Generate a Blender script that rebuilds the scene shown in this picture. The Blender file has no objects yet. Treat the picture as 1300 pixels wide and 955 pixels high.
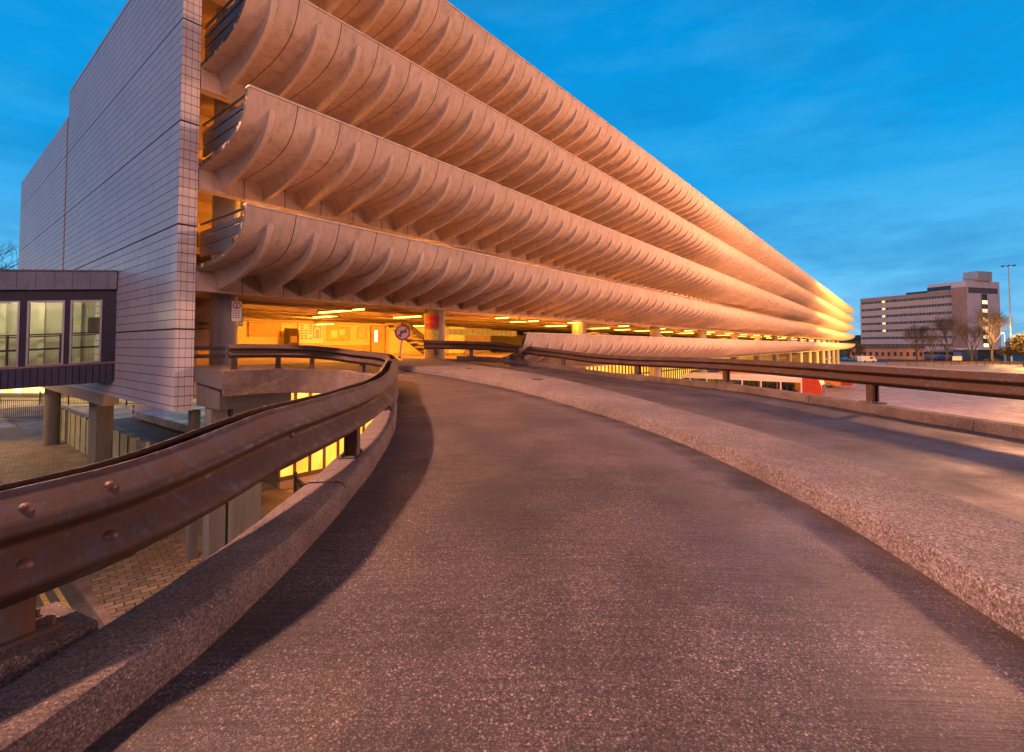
import bpy, bmesh, math, random
from mathutils import Vector, noise
from mathutils.geometry import delaunay_2d_cdt
random.seed(7)
R = math.radians
scn = bpy.context.scene
COL = scn.collection
GZ = -5.5                      # street level; the camera stands at z = 0 on the raised ramp
CX, SX = math.cos(R(38.7)), math.sin(R(38.7))
def W(r, t):                   # right / forward of the ramp's viewpoint -> world x, y
    return (CX*t + SX*r, SX*t - CX*r)
def rt(x, y):
    return (SX*x - CX*y, CX*x + SX*y)

# ------------------------------------------------------------------ materials
class NT:
    def __init__(s, m):
        s.t = m.node_tree; s.t.nodes.clear()
    def n(s, ty, ins=None, **kw):
        o = s.t.nodes.new(ty)
        for k, v in kw.items(): setattr(o, k, v)
        for k, v in (ins or {}).items():
            if isinstance(v, tuple) and len(v) == 2 and hasattr(v[0], 'outputs'):
                s.t.links.new(v[0].outputs[v[1]], o.inputs[k])
            elif hasattr(v, 'outputs'):
                s.t.links.new(v.outputs[0], o.inputs[k])
            else: o.inputs[k].default_value = v
        return o
    def math(s, op, a, b=0.0, c=0.0):
        return s.n('ShaderNodeMath', {0: a, 1: b, 2: c}, operation=op)
    def noise(s, vec, scale, detail=4, rough=.55):
        return s.n('ShaderNodeTexNoise', {'Vector': vec, 'Scale': scale, 'Detail': detail, 'Roughness': rough})
    def ramp(s, f, stops, interp='LINEAR'):
        o = s.n('ShaderNodeValToRGB', {0: f}); cr = o.color_ramp; cr.interpolation = interp
        while len(cr.elements) > 1: cr.elements.remove(cr.elements[-1])
        cr.elements[0].position = stops[0][0]; cr.elements[0].color = col4(stops[0][1])
        for p, c in stops[1:]:
            e = cr.elements.new(p); e.color = col4(c)
        return o
    def mix(s, f, a, b, bt='MIX'):
        o = s.n('ShaderNodeMix', data_type='RGBA', blend_type=bt)
        for i, v in ((0, f), (6, a), (7, b)):
            if hasattr(v, 'outputs'):
                s.t.links.new(v.outputs[2] if v.bl_idname == 'ShaderNodeMix' else v.outputs[0], o.inputs[i])
            elif isinstance(v, tuple) and hasattr(v[0], 'outputs'): s.t.links.new(v[0].outputs[v[1]], o.inputs[i])
            else: o.inputs[i].default_value = col4(v) if i else v
        return o
    def out(s, base, rough=.7, metal=0., bump=None, bs=.3, bd=.01, spec=.5, emis=None, est=0., alpha=None):
        p = s.n('ShaderNodeBsdfPrincipled')
        def put(k, v):
            if hasattr(v, 'outputs'): s.t.links.new(v.outputs[2] if v.bl_idname == 'ShaderNodeMix' else v.outputs[0], p.inputs[k])
            else: p.inputs[k].default_value = col4(v) if isinstance(v, tuple) else v
        put('Base Color', base); put('Roughness', rough); put('Metallic', metal); put('Specular IOR Level', spec)
        if emis is not None: put('Emission Color', emis); put('Emission Strength', est)
        if bump is not None:
            b = s.n('ShaderNodeBump', {'Strength': bs, 'Distance': bd})
            s.t.links.new(bump.outputs[2] if bump.bl_idname == 'ShaderNodeMix' else bump.outputs[0], b.inputs['Height'])
            s.t.links.new(b.outputs[0], p.inputs['Normal'])
        o = s.n('ShaderNodeOutputMaterial'); s.t.links.new(p.outputs[0], o.inputs[0])
        return p
def col4(c):
    if isinstance(c, (int, float)): return (c, c, c, 1)
    return tuple(c) if len(c) == 4 else (c[0], c[1], c[2], 1)
def newmat(name):
    m = bpy.data.materials.new(name); m.use_nodes = True
    return m, NT(m)
MATS = {}
def coord(t): return (t.n('ShaderNodeTexCoord'), 3)
def scaled(t, v, s): return t.n('ShaderNodeMapping', {'Vector': v, 'Scale': s})

def m_plain(name, c, rough=.6, metal=0., var=.25, scale=3., bump=.15):
    if name in MATS: return MATS[name]
    m, t = newmat(name); co = coord(t)
    n = t.noise(co, scale, 6)
    k = t.ramp(n, [(.3, tuple(x*(1-var) for x in c)), (.7, tuple(min(1, x*(1+var)) for x in c))])
    n2 = t.noise(co, scale*14, 3)
    r = t.n('ShaderNodeMapRange', {0: n2, 1: .3, 2: .7, 3: max(.05, rough-.12), 4: min(1, rough+.1)})
    t.out(k, r, metal, n2, bump, .004)
    MATS[name] = m; return m
def m_emit(name, c, s):
    if name in MATS: return MATS[name]
    m, t = newmat(name); t.out((.8, .8, .8), .4, emis=c, est=s); MATS[name] = m; return m

def m_concrete(name, a, b, streak=.35, joints=None, rough=.8, sc=1.0, dirt=(.10, .075, .06)):
    if name in MATS: return MATS[name]
    m, t = newmat(name); co = coord(t)
    n1 = t.noise(co, .35*sc, 5, .6); n2 = t.noise(co, 5*sc, 6, .65); n3 = t.noise(co, 55*sc, 3)
    base = t.mix(t.ramp(n1, [(.3, 0), (.7, 1)]), a, b)
    base = t.mix(t.math('MULTIPLY', t.ramp(n2, [(.48, 0), (.75, 1)]), .35), base, tuple(x*.62 for x in a))
    st = t.noise(scaled(t, co, (5.5, 5.5, .35)), 1.0*sc, 5, .7)
    base = t.mix(t.math('MULTIPLY', t.ramp(st, [(.47, 0), (.72, 1)]), streak), base, dirt)
    base = t.mix(.12, base, n3, 'OVERLAY')
    h = t.math('ADD', t.math('MULTIPLY', n2, .5), t.math('MULTIPLY', n3, .5))
    if joints:
        x0, step, w = joints
        sx = t.n('ShaderNodeSeparateXYZ', {0: co})
        wob = t.math('MULTIPLY', t.math('SUBTRACT', n2, .5), .012)
        f = t.math('FRACT', t.math('DIVIDE', t.math('ADD', t.math('SUBTRACT', (sx, 0), x0), wob), step))
        d = t.math('ABSOLUTE', t.math('SUBTRACT', f, .5))
        k = t.math('LESS_THAN', d, w/step)
        base = t.mix(k, base, (.012, .01, .01))
        h = t.math('SUBTRACT', h, k)
        # each cast unit a slightly different tone
        idx = t.math('FLOOR', t.math('ADD', t.math('DIVIDE', t.math('SUBTRACT', (sx, 0), x0), step), .5))
        wn = t.n('ShaderNodeTexWhiteNoise', {'W': idx}, noise_dimensions='1D')
        base = t.mix(t.math('MULTIPLY', wn, .22), base, tuple(x*.6 for x in b))
    t.out(base, rough, 0, h, .25, .006)
    MATS[name] = m; return m

BAY = 1.12; RX0 = 5.09
CONC = m_concrete('precast concrete', (.64, .51, .45), (.53, .41, .36), .42, (RX0+BAY/2-BAY/2, BAY, .011))
RIBC = m_concrete('rib concrete', (.64, .52, .46), (.55, .43, .38), .3)
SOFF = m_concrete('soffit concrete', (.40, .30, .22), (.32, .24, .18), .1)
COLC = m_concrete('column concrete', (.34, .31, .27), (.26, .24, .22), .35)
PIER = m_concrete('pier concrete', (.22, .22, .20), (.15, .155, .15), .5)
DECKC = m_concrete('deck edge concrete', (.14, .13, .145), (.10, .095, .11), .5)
KERB = None

def m_agg(name, c0, c1, peb, ps=70., groove=0., rough=.6, wet=0., amount=.5, bd=.006, macro=(.5, 1.35), wear=False, grain=1.):
    """asphalt / exposed aggregate with pebbles, brushed grooves and worn patches"""
    m, t = newmat(name); co = coord(t)
    big = t.noise(co, .45, 5, .6); mid = t.noise(co, 3.2, 6, .7)
    base = t.mix(t.ramp(mid, [(.3, 0), (.7, 1)]), c0, c1)
    mac = t.n('ShaderNodeMapRange', {0: big, 1: .3, 2: .7, 3: macro[0], 4: macro[1]})
    v1 = t.n('ShaderNodeTexVoronoi', {'Vector': co, 'Scale': ps, 'Randomness': 1.})
    v2 = t.n('ShaderNodeTexVoronoi', {'Vector': co, 'Scale': ps*2.3, 'Randomness': 1.})
    s1 = t.n('ShaderNodeSeparateColor', {0: (v1, 1)}); s2 = t.n('ShaderNodeSeparateColor', {0: (v2, 1)})
    in1 = t.math('MULTIPLY', t.math('LESS_THAN', (v1, 0), .34), t.math('GREATER_THAN', (s1, 0), 1-amount*.55))
    in2 = t.math('MULTIPLY', t.math('LESS_THAN', (v2, 0), .4), t.math('GREATER_THAN', (s2, 0), 1-amount*.7))
    expo = t.ramp(t.noise(co, 1.7, 5, .65), [(.35, .25), (.62, 1)])
    k1 = t.math('MULTIPLY', in1, expo); k2 = t.math('MULTIPLY', t.math('MULTIPLY', in2, expo), .7)
    base = t.mix(k2, base, tuple(x*.8 for x in peb))
    base = t.mix(k1, base, t.mix((s1, 1), peb, tuple(x*.45 for x in peb)))
    v3 = t.n('ShaderNodeTexVoronoi', {'Vector': co, 'Scale': ps*1.5, 'Randomness': 1.}); s3_ = t.n('ShaderNodeSeparateColor', {0: (v3, 1)})
    gr = t.n('ShaderNodeMapRange', {0: (s3_, 0), 1: 0., 2: 1., 3: 1-.5*grain, 4: 1+.62*grain})
    base = t.mix(1., base, t.n('ShaderNodeCombineColor', {0: gr, 1: gr, 2: gr}), 'MULTIPLY')
    h = t.math('ADD', t.math('MULTIPLY', k1, .6), t.math('MULTIPLY', k2, .35))
    h = t.math('ADD', h, t.math('MULTIPLY', t.noise(co, 160, 3), .45))
    if groove:
        mp = t.n('ShaderNodeMapping', {'Vector': co, 'Rotation': (0, 0, R(-38.7+90))})
        wob = t.noise(co, 1.2, 3)
        sx = t.n('ShaderNodeSeparateXYZ', {0: mp})
        ph = t.math('ADD', t.math('MULTIPLY', (sx, 1), 1.0), t.math('MULTIPLY', wob, .05))
        st = t.n('ShaderNodeTexNoise', {'Vector': t.n('ShaderNodeCombineXYZ', {0: t.math('MULTIPLY', (sx, 0), 1.6), 1: t.math('MULTIPLY', ph, 42.)}), 'Scale': 1., 'Detail': 3., 'Roughness': .6})
        g = t.ramp(st, [(.42, 0), (.6, 1)])
        base = t.mix(t.math('MULTIPLY', g, groove*.30), base, tuple(x*.35 for x in c0))
        h = t.math('SUBTRACT', h, t.math('MULTIPLY', g, groove*.4))
    base = t.mix(1., base, t.n('ShaderNodeCombineColor', {0: mac, 1: mac, 2: mac}), 'MULTIPLY')
    if wear:
        at_ = t.n('ShaderNodeAttribute', attribute_name='edge'); e3 = t.n('ShaderNodeSeparateColor', {0: at_})
        jn = t.math('MULTIPLY', t.math('SUBTRACT', t.noise(co, 1.6, 5, .65), .5), 1.1)
        dI = t.math('ADD', (e3, 0), jn)                      # 0 at the island, 1 at 1.5 m
        dust = t.ramp(dI, [(0, 0), (.10, .15), (.24, .85), (.42, .55), (.62, 0)])
        base = t.mix(t.math('MULTIPLY', dust, .5), base, t.mix(mid, (.15,.105,.095), (.235,.175,.16)))
        jn2 = t.math('MULTIPLY', t.math('SUBTRACT', t.noise(co, 4.5, 5, .65), .5), .35)
        gut = t.ramp(t.math('ADD', t.math('MINIMUM', t.math('MULTIPLY', (e3, 0), 1.), (e3, 1)), jn2), [(.03, 1), (.22, 0)])
        base = t.mix(t.math('MULTIPLY', gut, .75), base, (.035,.022,.016))
        tr = t.ramp(t.math('ADD', (e3, 2), t.math('MULTIPLY', jn, .12)), [(.20, 0), (.30, .8), (.42, 0), (.60, 0), (.72, .8), (.84, 0)])
        base = t.mix(t.math('MULTIPLY', tr, .33), base, (.04,.028,.03))
        oil = t.ramp(t.noise(co, 2.6, 3, .5), [(.66, 0), (.70, .7)])
        base = t.mix(t.math('MULTIPLY', oil, .45), base, (.03,.022,.022))
        h = t.math('MULTIPLY', h, t.math('SUBTRACT', 1., t.math('MULTIPLY', dust, .3)))
    damp = t.ramp(t.noise(co, .9, 5, .6), [(.4, 0), (.65, 1)])
    rg = t.math('SUBTRACT', rough, t.math('MULTIPLY', damp, wet))
    t.out(base, rg, 0, h, .6, bd)
    return m
ROAD = m_agg('ramp asphalt', (.050, .034, .036), (.090, .063, .066), (.50, .38, .34), 84, 1.0, .72, .28, .95, wear=True, bd=.012)
ISL = m_agg('island aggregate', (.13, .092, .088), (.24, .18, .17), (.52, .43, .40), 64, 0, .85, 0, 1.25, macro=(.7, 1.2), bd=.012)
KERB = m_agg('kerb aggregate', (.105, .065, .053), (.245, .172, .15), (.50, .39, .35), 105, 0, .85, .1, .9, macro=(.55, 1.2), bd=.012)
APRON = m_agg('apron concrete', (.40, .30, .24), (.50, .38, .31), (.5, .45, .4), 20, 0, .6, .2, .3, macro=(.7, 1.2))
TARM = m_agg('street asphalt', (.065, .06, .055), (.095, .085, .075), (.2, .18, .16), 40, 0, .75, .1, .3)

def m_setts():
    m, t = newmat('granite setts'); co = coord(t)
    mp = t.n('ShaderNodeMapping', {'Vector': co, 'Rotation': (0, 0, R(8))})
    dz = t.noise(co, 3, 3)
    vv = t.n('ShaderNodeVectorMath', {0: mp, 1: t.n('ShaderNodeVectorMath', {0: (dz, 1), 'Scale': .07}, operation='SCALE')}, operation='ADD')
    b = t.n('ShaderNodeTexBrick', {'Vector': vv, 'Color1': (.26, .19, .13, 1), 'Color2': (.13, .10, .075, 1), 'Mortar': (.02, .018, .012, 1), 'Scale': 1., 'Mortar Size': .014, 'Brick Width': .31, 'Row Height': .20, 'Bias': 0., 'Mortar Smooth': .4})
    n = t.noise(co, .7, 4); moss = t.ramp(n, [(.5, 0), (.66, .55)])
    base = t.mix(moss, b, (.09, .085, .03))
    base = t.mix(.35, base, t.noise(co, 9, 5), 'OVERLAY')
    h = t.math('ADD', t.math('MULTIPLY', (b, 1), -1.), t.math('MULTIPLY', t.noise(co, 25, 4), .3))
    t.out(base, .7, 0, h, .9, .03)
    return m
SETTS = m_setts()

def m_tiles():
    m, t = newmat('glazed wall tiles'); co = coord(t)
    s = t.n('ShaderNodeSeparateXYZ', {0: co})
    horiz = t.math('ADD', (s, 0), (s, 1))
    fz = t.math('DIVIDE', t.math('ADD', (s, 2), 10.), .2364)
    fh = t.math('DIVIDE', t.math('ADD', horiz, 20.0), .137)
    z = t.math('ABSOLUTE', t.math('SUBTRACT', t.math('FRACT', fz), .5))
    hh = t.math('ABSOLUTE', t.math('SUBTRACT', t.math('FRACT', fh), .5))
    lz = t.math('GREATER_THAN', z, .5-.034); lh = t.math('GREATER_THAN', hh, .5-.030)
    gn = t.n('ShaderNodeSeparateXYZ', {0: (t.n('ShaderNodeNewGeometry'), 1)})
    ret = t.math('GREATER_THAN', t.math('ABSOLUTE', (gn, 1)), .5)
    fs = t.math('ABSOLUTE', t.math('SUBTRACT', t.math('FRACT', t.math('DIVIDE', t.math('ADD', (s, 2), 10.0), 2.6004)), .5))
    ls = t.math('GREATER_THAN', fs, (.5-.008))
    rnd = t.n('ShaderNodeTexWhiteNoise', {0: t.n('ShaderNodeCombineXYZ', {0: t.math('FLOOR', fh), 1: t.math('FLOOR', fz)})}, noise_dimensions='2D')
    rnd2 = t.n('ShaderNodeTexWhiteNoise', {0: t.n('ShaderNodeCombineXYZ', {0: t.math('FLOOR', t.math('DIVIDE', fh, 9.)), 1: t.math('FLOOR', fz)})}, noise_dimensions='2D')
    a = t.mix(rnd, (.84, .79, .81), (.74, .69, .72))
    a = t.mix(t.math('MULTIPLY', rnd2, .35), a, (.64, .60, .66))
    a = t.mix(t.math('MULTIPLY', t.ramp(t.noise(co, .5, 6, .7), [(.45, 0), (.75, 1)]), .3), a, (.36, .29, .30))
    a = t.mix(t.math('MULTIPLY', t.ramp(t.noise(scaled(t, co, (6, 6, .3)), 1., 5, .7), [(.55, 0), (.75, 1)]), .3), a, (.30, .22, .2))
    a = t.mix(t.math('MULTIPLY', lh, t.math('ADD', .5, t.math('MULTIPLY', ret, .5))), a, (.09, .07, .09))
    a = t.mix(lz, a, (.035, .02, .035))
    a = t.mix(ls, a, (.012, .01, .012))
    grout = t.math('MAXIMUM', t.math('MAXIMUM', lz, lh), ls)
    h = t.math('ADD', t.math('SUBTRACT', 1., grout), t.math('MULTIPLY', rnd, .25))
    t.out(a, t.math('ADD', .38, t.math('MULTIPLY', grout, .5)), 0, h, .5, .004)
    return m
TILES = m_tiles()

def m_rail(name, galv, rust, amt):
    m, t = newmat(name); co = coord(t)
    n = t.noise(co, 2.2, 8, .7); n2 = t.noise(co, 14, 6, .7)
    st = t.noise(scaled(t, co, (26, 26, 2.0)), 1., 5, .65)
    g = t.mix(t.ramp(n2, [(.35, 0), (.65, 1)]), galv, tuple(x*.62 for x in galv))
    k = t.ramp(t.math('ADD', t.math('MULTIPLY', n, .42), t.math('ADD', t.math('MULTIPLY', st, .40), t.math('MULTIPLY', n2, .18))), [(.5-amt*.3, 0), (.56-amt*.16, 1)])
    rc = t.mix(t.ramp(st, [(.35, 0), (.65, 1)]), rust, (rust[0]*1.6, rust[1]*1.45, rust[2]*1.1))
    base = t.mix(k, g, rc)
    scr = t.ramp(t.noise(scaled(t, co, (3, 3, 30)), 2., 8, .8), [(.68, 0), (.72, 1)])
    base = t.mix(t.math('MULTIPLY', scr, .5), base, (.45, .38, .38))
    t.out(base, t.mix(k, .50, .82), t.mix(k, .42, .02), t.math('ADD', n2, t.math('MULTIPLY', t.noise(co, 120, 3), .4)), .35, .004)
    return m
RAIL = m_rail('weathered barrier steel', (.145, .118, .130), (.066, .037, .030), .34)
RAILF = m_rail('dull barrier steel', (.20, .19, .24), (.085, .045, .035), .42)
POST = m_rail('barrier post steel', (.17, .17, .21), (.09, .045, .03), .35)

# ------------------------------------------------------------------ mesh tools
class MB:
    def __init__(s): s.v = []; s.f = []; s.mi = []
    def add(s, vs, fs, mi=0):
        b = len(s.v); s.v += [tuple(v) for v in vs]
        s.f += [tuple(b+i for i in f) for f in fs]; s.mi += [mi]*len(fs); return s
    def box(s, x0, x1, y0, y1, z0, z1, mi=0):
        return s.add([(x0,y0,z0),(x1,y0,z0),(x1,y1,z0),(x0,y1,z0),(x0,y0,z1),(x1,y0,z1),(x1,y1,z1),(x0,y1,z1)],
                     [(3,2,1,0),(4,5,6,7),(0,1,5,4),(1,2,6,5),(2,3,7,6),(3,0,4,7)], mi)
    def obox(s, c, ux, hx, hy, z0, z1, mi=0):      # box turned so its long side follows ux
        ux = Vector((ux[0], ux[1])).normalized(); uy = Vector((-ux.y, ux.x)); c = Vector((c[0], c[1]))
        q = [c+ux*a*hx+uy*b*hy for a, b in ((-1,-1),(1,-1),(1,1),(-1,1))]
        return s.add([(p.x,p.y,z0) for p in q]+[(p.x,p.y,z1) for p in q],
                     [(3,2,1,0),(4,5,6,7),(0,1,5,4),(1,2,6,5),(2,3,7,6),(3,0,4,7)], mi)
    def prism(s, poly, d0, d1, mi=0):              # poly = 3d points, extruded by d1-d0 vectors
        n = len(poly); d0 = Vector(d0); d1 = Vector(d1)
        return s.add([Vector(p)+d0 for p in poly]+[Vector(p)+d1 for p in poly],
                     [tuple(reversed(range(n))), tuple(range(n, 2*n))]+[(i,(i+1)%n,n+(i+1)%n,n+i) for i in range(n)], mi)
    def tube(s, a, b, r0, r1=None, n=8, caps=True, mi=0):
        r1 = r0 if r1 is None else r1
        a = Vector(a); b = Vector(b); d = (b-a).normalized()
        u = d.orthogonal().normalized(); w = d.cross(u)
        vs = []
        for p, r in ((a, r0), (b, r1)):
            for i in range(n):
                th = 2*math.pi*i/n; vs.append(p+(u*math.cos(th)+w*math.sin(th))*r)
        fs = [(i,(i+1)%n,n+(i+1)%n,n+i) for i in range(n)]
        if caps: fs += [tuple(reversed(range(n))), tuple(range(n, 2*n))]
        return s.add(vs, fs, mi)
    def dome(s, c, ax, r, h, n=12, mi=0):
        c = Vector(c); ax = Vector(ax).normalized(); u = ax.orthogonal().normalized(); w = ax.cross(u)
        vs = []; K = 4
        for k in range(K):
            a = math.pi/2*k/K
            for i in range(n):
                th = 2*math.pi*i/n
                vs.append(c+(u*math.cos(th)+w*math.sin(th))*r*math.cos(a)+ax*h*math.sin(a))
        vs.append(c+ax*h)
        fs = [(k*n+i, k*n+(i+1)%n, (k+1)*n+(i+1)%n, (k+1)*n+i) for k in range(K-1) for i in range(n)]
        fs += [((K-1)*n+i, (K-1)*n+(i+1)%n, K*n) for i in range(n)]
        return s.add(vs, fs, mi)
    def grid(s, rows, close=False, mi=0):          # rows of equally many points
        n = len(rows[0]); vs = [p for r in rows for p in r]; fs = []
        for j in range(len(rows)-1):
            for i in range(n if close else n-1):
                i2 = (i+1) % n
                fs.append((j*n+i, j*n+i2, (j+1)*n+i2, (j+1)*n+i))
        return s.add(vs, fs, mi)
    def build(s, name, mats, parent=None, smooth=False, angle=None, loc=None):
        me = bpy.data.meshes.new(name)
        vs = s.v
        if loc is not None: vs = [(v[0]-loc[0], v[1]-loc[1], v[2]-loc[2]) for v in vs]
        me.from_pydata(vs, [], s.f)
        if not isinstance(mats, (list, tuple)): mats = [mats]
        for m in mats: me.materials.append(m)
        me.polygons.foreach_set('material_index', s.mi)
        if smooth: me.polygons.foreach_set('use_smooth', [True]*len(s.f))
        me.update()
        bm = bmesh.new(); bm.from_mesh(me)
        bmesh.ops.remove_doubles(bm, verts=bm.verts, dist=1e-5)
        bmesh.ops.recalc_face_normals(bm, faces=bm.faces); bm.to_mesh(me); bm.free()
        if smooth and angle:
            try: me.set_sharp_from_angle(angle=R(angle))
            except Exception: pass
        o = bpy.data.objects.new(name, me); COL.objects.link(o)
        if parent: o.parent = parent
        if loc is not None: o.location = loc
        return o
def tag(o, label=None, cat=None, group=None, kind=None):
    if label: o['label'] = label
    if cat: o['category'] = cat
    if group: o['group'] = group
    if kind: o['kind'] = kind
    return o
def empty(name, loc=(0,0,0), rz=0):
    o = bpy.data.objects.new(name, None); COL.objects.link(o); o.location = loc; o.rotation_euler = (0,0,rz); return o
def copy_tree(o, parent=None):
    c = o.copy(); COL.objects.link(c); c.parent = parent
    for ch in list(o.children): copy_tree(ch, c)
    return c
def struct(o, label=None): o['kind'] = 'structure'; return o

def catmull(pts, n=10):
    P = [Vector(p) for p in pts]; P = [2*P[0]-P[1]]+P+[2*P[-1]-P[-2]]; out = []
    for i in range(1, len(P)-2):
        for k in range(n):
            t = k/n
            out.append(.5*((2*P[i])+(-P[i-1]+P[i+1])*t+(2*P[i-1]-5*P[i]+4*P[i+1]-P[i+2])*t*t+(-P[i-1]+3*P[i]-3*P[i+1]+P[i+2])*t**3))
    out.append(P[-2]); return out
def resample(P, step):
    out = [P[0].copy()]; acc = 0
    for a, b in zip(P, P[1:]):
        L = (b-a).length
        while acc+L >= step:
            a = a+(b-a)*((step-acc)/L); L = (b-a).length; out.append(a.copy()); acc = 0
        acc += L
    if (out[-1]-P[-1]).length > step*.3: out.append(P[-1].copy())
    return out
def normals(P):
    N = []
    for i in range(len(P)):
        d = P[min(i+1, len(P)-1)]-P[max(i-1, 0)]
        d = Vector((d[0], d[1])).normalized(); N.append(Vector((-d.y, d.x)))
    return N
def sweep(mb, P, zf, prof, closed=True, mi=0, jit=0):
    N = normals(P); rows = []
    for i, (p, n) in enumerate(zip(P, N)):
        z = zf(p[0], p[1], i); row = []
        for d, h in prof:
            j = jit*(noise.noise(Vector((p[0]*2.3, p[1]*2.3, d*9+h*5)))) if jit else 0
            row.append((p[0]+n.x*(d+j), p[1]+n.y*(d+j), z+h+j*.6))
        rows.append(row)
    mb.grid(rows, close=closed, mi=mi)
    if closed:
        b = len(prof); mb.add(rows[0], [tuple(range(b))], mi); mb.add(rows[-1], [tuple(reversed(range(b)))], mi)
    return mb
def S(x): x = max(0., min(1., x)); return x*x*(3-2*x)
ZY = [(-99, -1.0), (4., -1.0), (6.7, -.975), (8.8, -.92), (10.8, -.8), (12.4, -.6), (13.9, -.53), (99, -.53)]
def roadz(x, y, i=0):
    for (a, za), (b, zb) in zip(ZY, ZY[1:]):
        if y <= b:
            z = za+(zb-za)*(y-a)/(b-a); break
    r, t = rt(x, y)
    return z-.14*S(r/4)*(1-S((y-9)/4.5))

# ------------------------------------------------------------------ ramp deck, kerbs, island
def path(rts, world=(), n=10): return catmull([W(*p) for p in rts]+list(world), n)
K_in = path([(-9.,-8.5),(-6.6,-6),(-4.5,-3.8),(-2.9,-1.8),(-1.75,-.2),(-1.2,.7),(-1.02,1.5),(-1.0,2.2),(-1.03,2.95),(-1.13,4.1),(-1.39,5.8),(-1.94,8.25),(-2.56,10.9)],
            [(7.28,9.9),(7.2,11.1),(6.6,12.0),(5.7,12.3),(4.56,12.35)])
O_in = path([(2.6,-8.5),(4.0,-6),(5.2,-3),(5.9,0),(6.25,2.5),(6.3,4.3),(6.2,5.9),(6.05,7.4),(5.9,9.3),(5.55,12.0),(4.7,14.2),(3.5,16.1),(2.3,17.7)],
            [(15.05,10.6),(14.3,12.2),(13.2,13.3)])
K_in = resample(K_in, .22); O_in = resample(O_in, .3)
def offset(P, d):
    return [Vector((p[0]+n.x*d, p[1]+n.y*d)) for p, n in zip(P, normals(P))]
K_out = offset(K_in, .24); O_out = offset(O_in, -.28)

I_l = resample(path([(0,-7.5),(.9,-4.5),(1.5,-1.5),(1.75,.5),(1.84,1.75),(1.93,2.4),(1.99,3.3),(1.88,5.0),(1.56,6.5),(1.0,8.2),(.03,10.6),(-1.2,12.7),(-2.3,13.8),(-3.3,14.3)]), .25)
I_r = path([(.8,-7.5),(1.6,-5),(2.2,-2.5),(2.6,0),(2.75,1.5),(2.84,2.7),(2.88,3.8),(2.86,5.05),(2.55,7.2),(2.0,9.9),(1.05,13.2),(-.6,15.6),(-2.2,16.4),(-3.7,16.6)])
ISL_L = I_l; IR = I_r
def deck():
    ob = [p for p in O_out if p[1] < 11.2]
    poly = [tuple(p) for p in K_out] + [(4.56, 13.9), (14.9, 13.9), (15.4, 12.4), (15.45, 11.3)] + [tuple(p) for p in reversed(ob)]
    pts = [Vector(p) for p in poly]; n = len(pts)
    import mathutils
    def inside(x, y):
        c = False; j = n-1
        for i in range(n):
            if (pts[i].y > y) != (pts[j].y > y) and x < (pts[j].x-pts[i].x)*(y-pts[i].y)/(pts[j].y-pts[i].y)+pts[i].x: c = not c
            j = i
        return c
    x = -14
    while x < 17:
        y = -14
        while y < 14:
            if inside(x, y): pts.append(Vector((x, y)))
            y += .3
        x += .3
    vs, es, fs, *_ = delaunay_2d_cdt(pts, [(i, (i+1) % n) for i in range(n)], [], 1, 1e-4)
    mb = MB(); m = len(vs)
    top = [(v.x, v.y, roadz(v.x, v.y)) for v in vs]; bot = [(v.x, v.y, roadz(v.x, v.y)-.38) for v in vs]
    mb.add(top, fs, 0); mb.add(bot, [tuple(reversed(f)) for f in fs], 1)
    cnt = {}
    for f in fs:
        for a, b in zip(f, f[1:]+f[:1]):
            k = (min(a, b), max(a, b)); cnt[k] = cnt.get(k, 0)+1
    for (a, b), c in cnt.items():
        if c == 1: mb.add([top[a], top[b], bot[b], bot[a]], [(0,1,2,3)], 1)
    o = mb.build('ramp_road', [ROAD, DECKC]); struct(o)
    ca = o.data.color_attributes.new('edge', 'FLOAT_COLOR', 'POINT')
    def dist(p, P): return min((p-q).length for q in P)
    KI = K_in[::2]; IL = [Vector(q) for q in ISL_L[::2]]
    for i, v in enumerate(o.data.vertices):
        p = Vector((v.co.x, v.co.y)); a = dist(p, IL); b = dist(p, KI)
        r, t_ = rt(p.x, p.y)
        c = b/(a+b+1e-6) if r < 2.2 else dist(p, O_in)/(dist(p, O_in)+dist(p, IR)+1e-6)
        a2 = min(a, dist(p, IR) if r > 1.5 else 9)
        ca.data[i].color = (min(1, a2/1.5), min(1, min(b, dist(p, O_in))/1.5), c, 1)
    return o
deck()

kp = [(.0,-.05),(.012,.105),(.028,.132),(.05,.14),(.235,.14),(.262,.128),(.27,-.45),(.24,-.47)]
def units(P, zf, prof, length, mat):
    mb = MB(); L = 0; seg = [P[0]]
    for a, b in zip(P, P[1:]):
        seg.append(b); L += (b-a).length
        if L >= length or b is P[-1]:
            if len(seg) > 2 or L > .3:
                q = [p.copy() for p in seg]; d = (q[-1]-q[-2]).normalized(); q[-1] = q[-1]-d*.014
                o = random.uniform(-.006, .006), random.uniform(-.004, .003)
                sweep(mb, q, lambda x, y, i: zf(x, y, i)+o[1], [(dd+o[0], h) for dd, h in prof], jit=.011)
            seg = [b]; L = 0
    return struct(mb.build('kerb', mat, smooth=True, angle=38))
units(resample(K_in, .11), lambda x, y, i: roadz(x, y)-.1*S((y-10.8)/1.5), kp, 2.35, KERB)
op = [(0,-.05),(-.02,.12),(-.05,.15),(-.26,.15),(-.29,.13),(-.30,-.45),(-.26,-.47)]
units(resample(O_in, .15), lambda x, y, i: roadz(x, y), op, 3.1, KERB)

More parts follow.
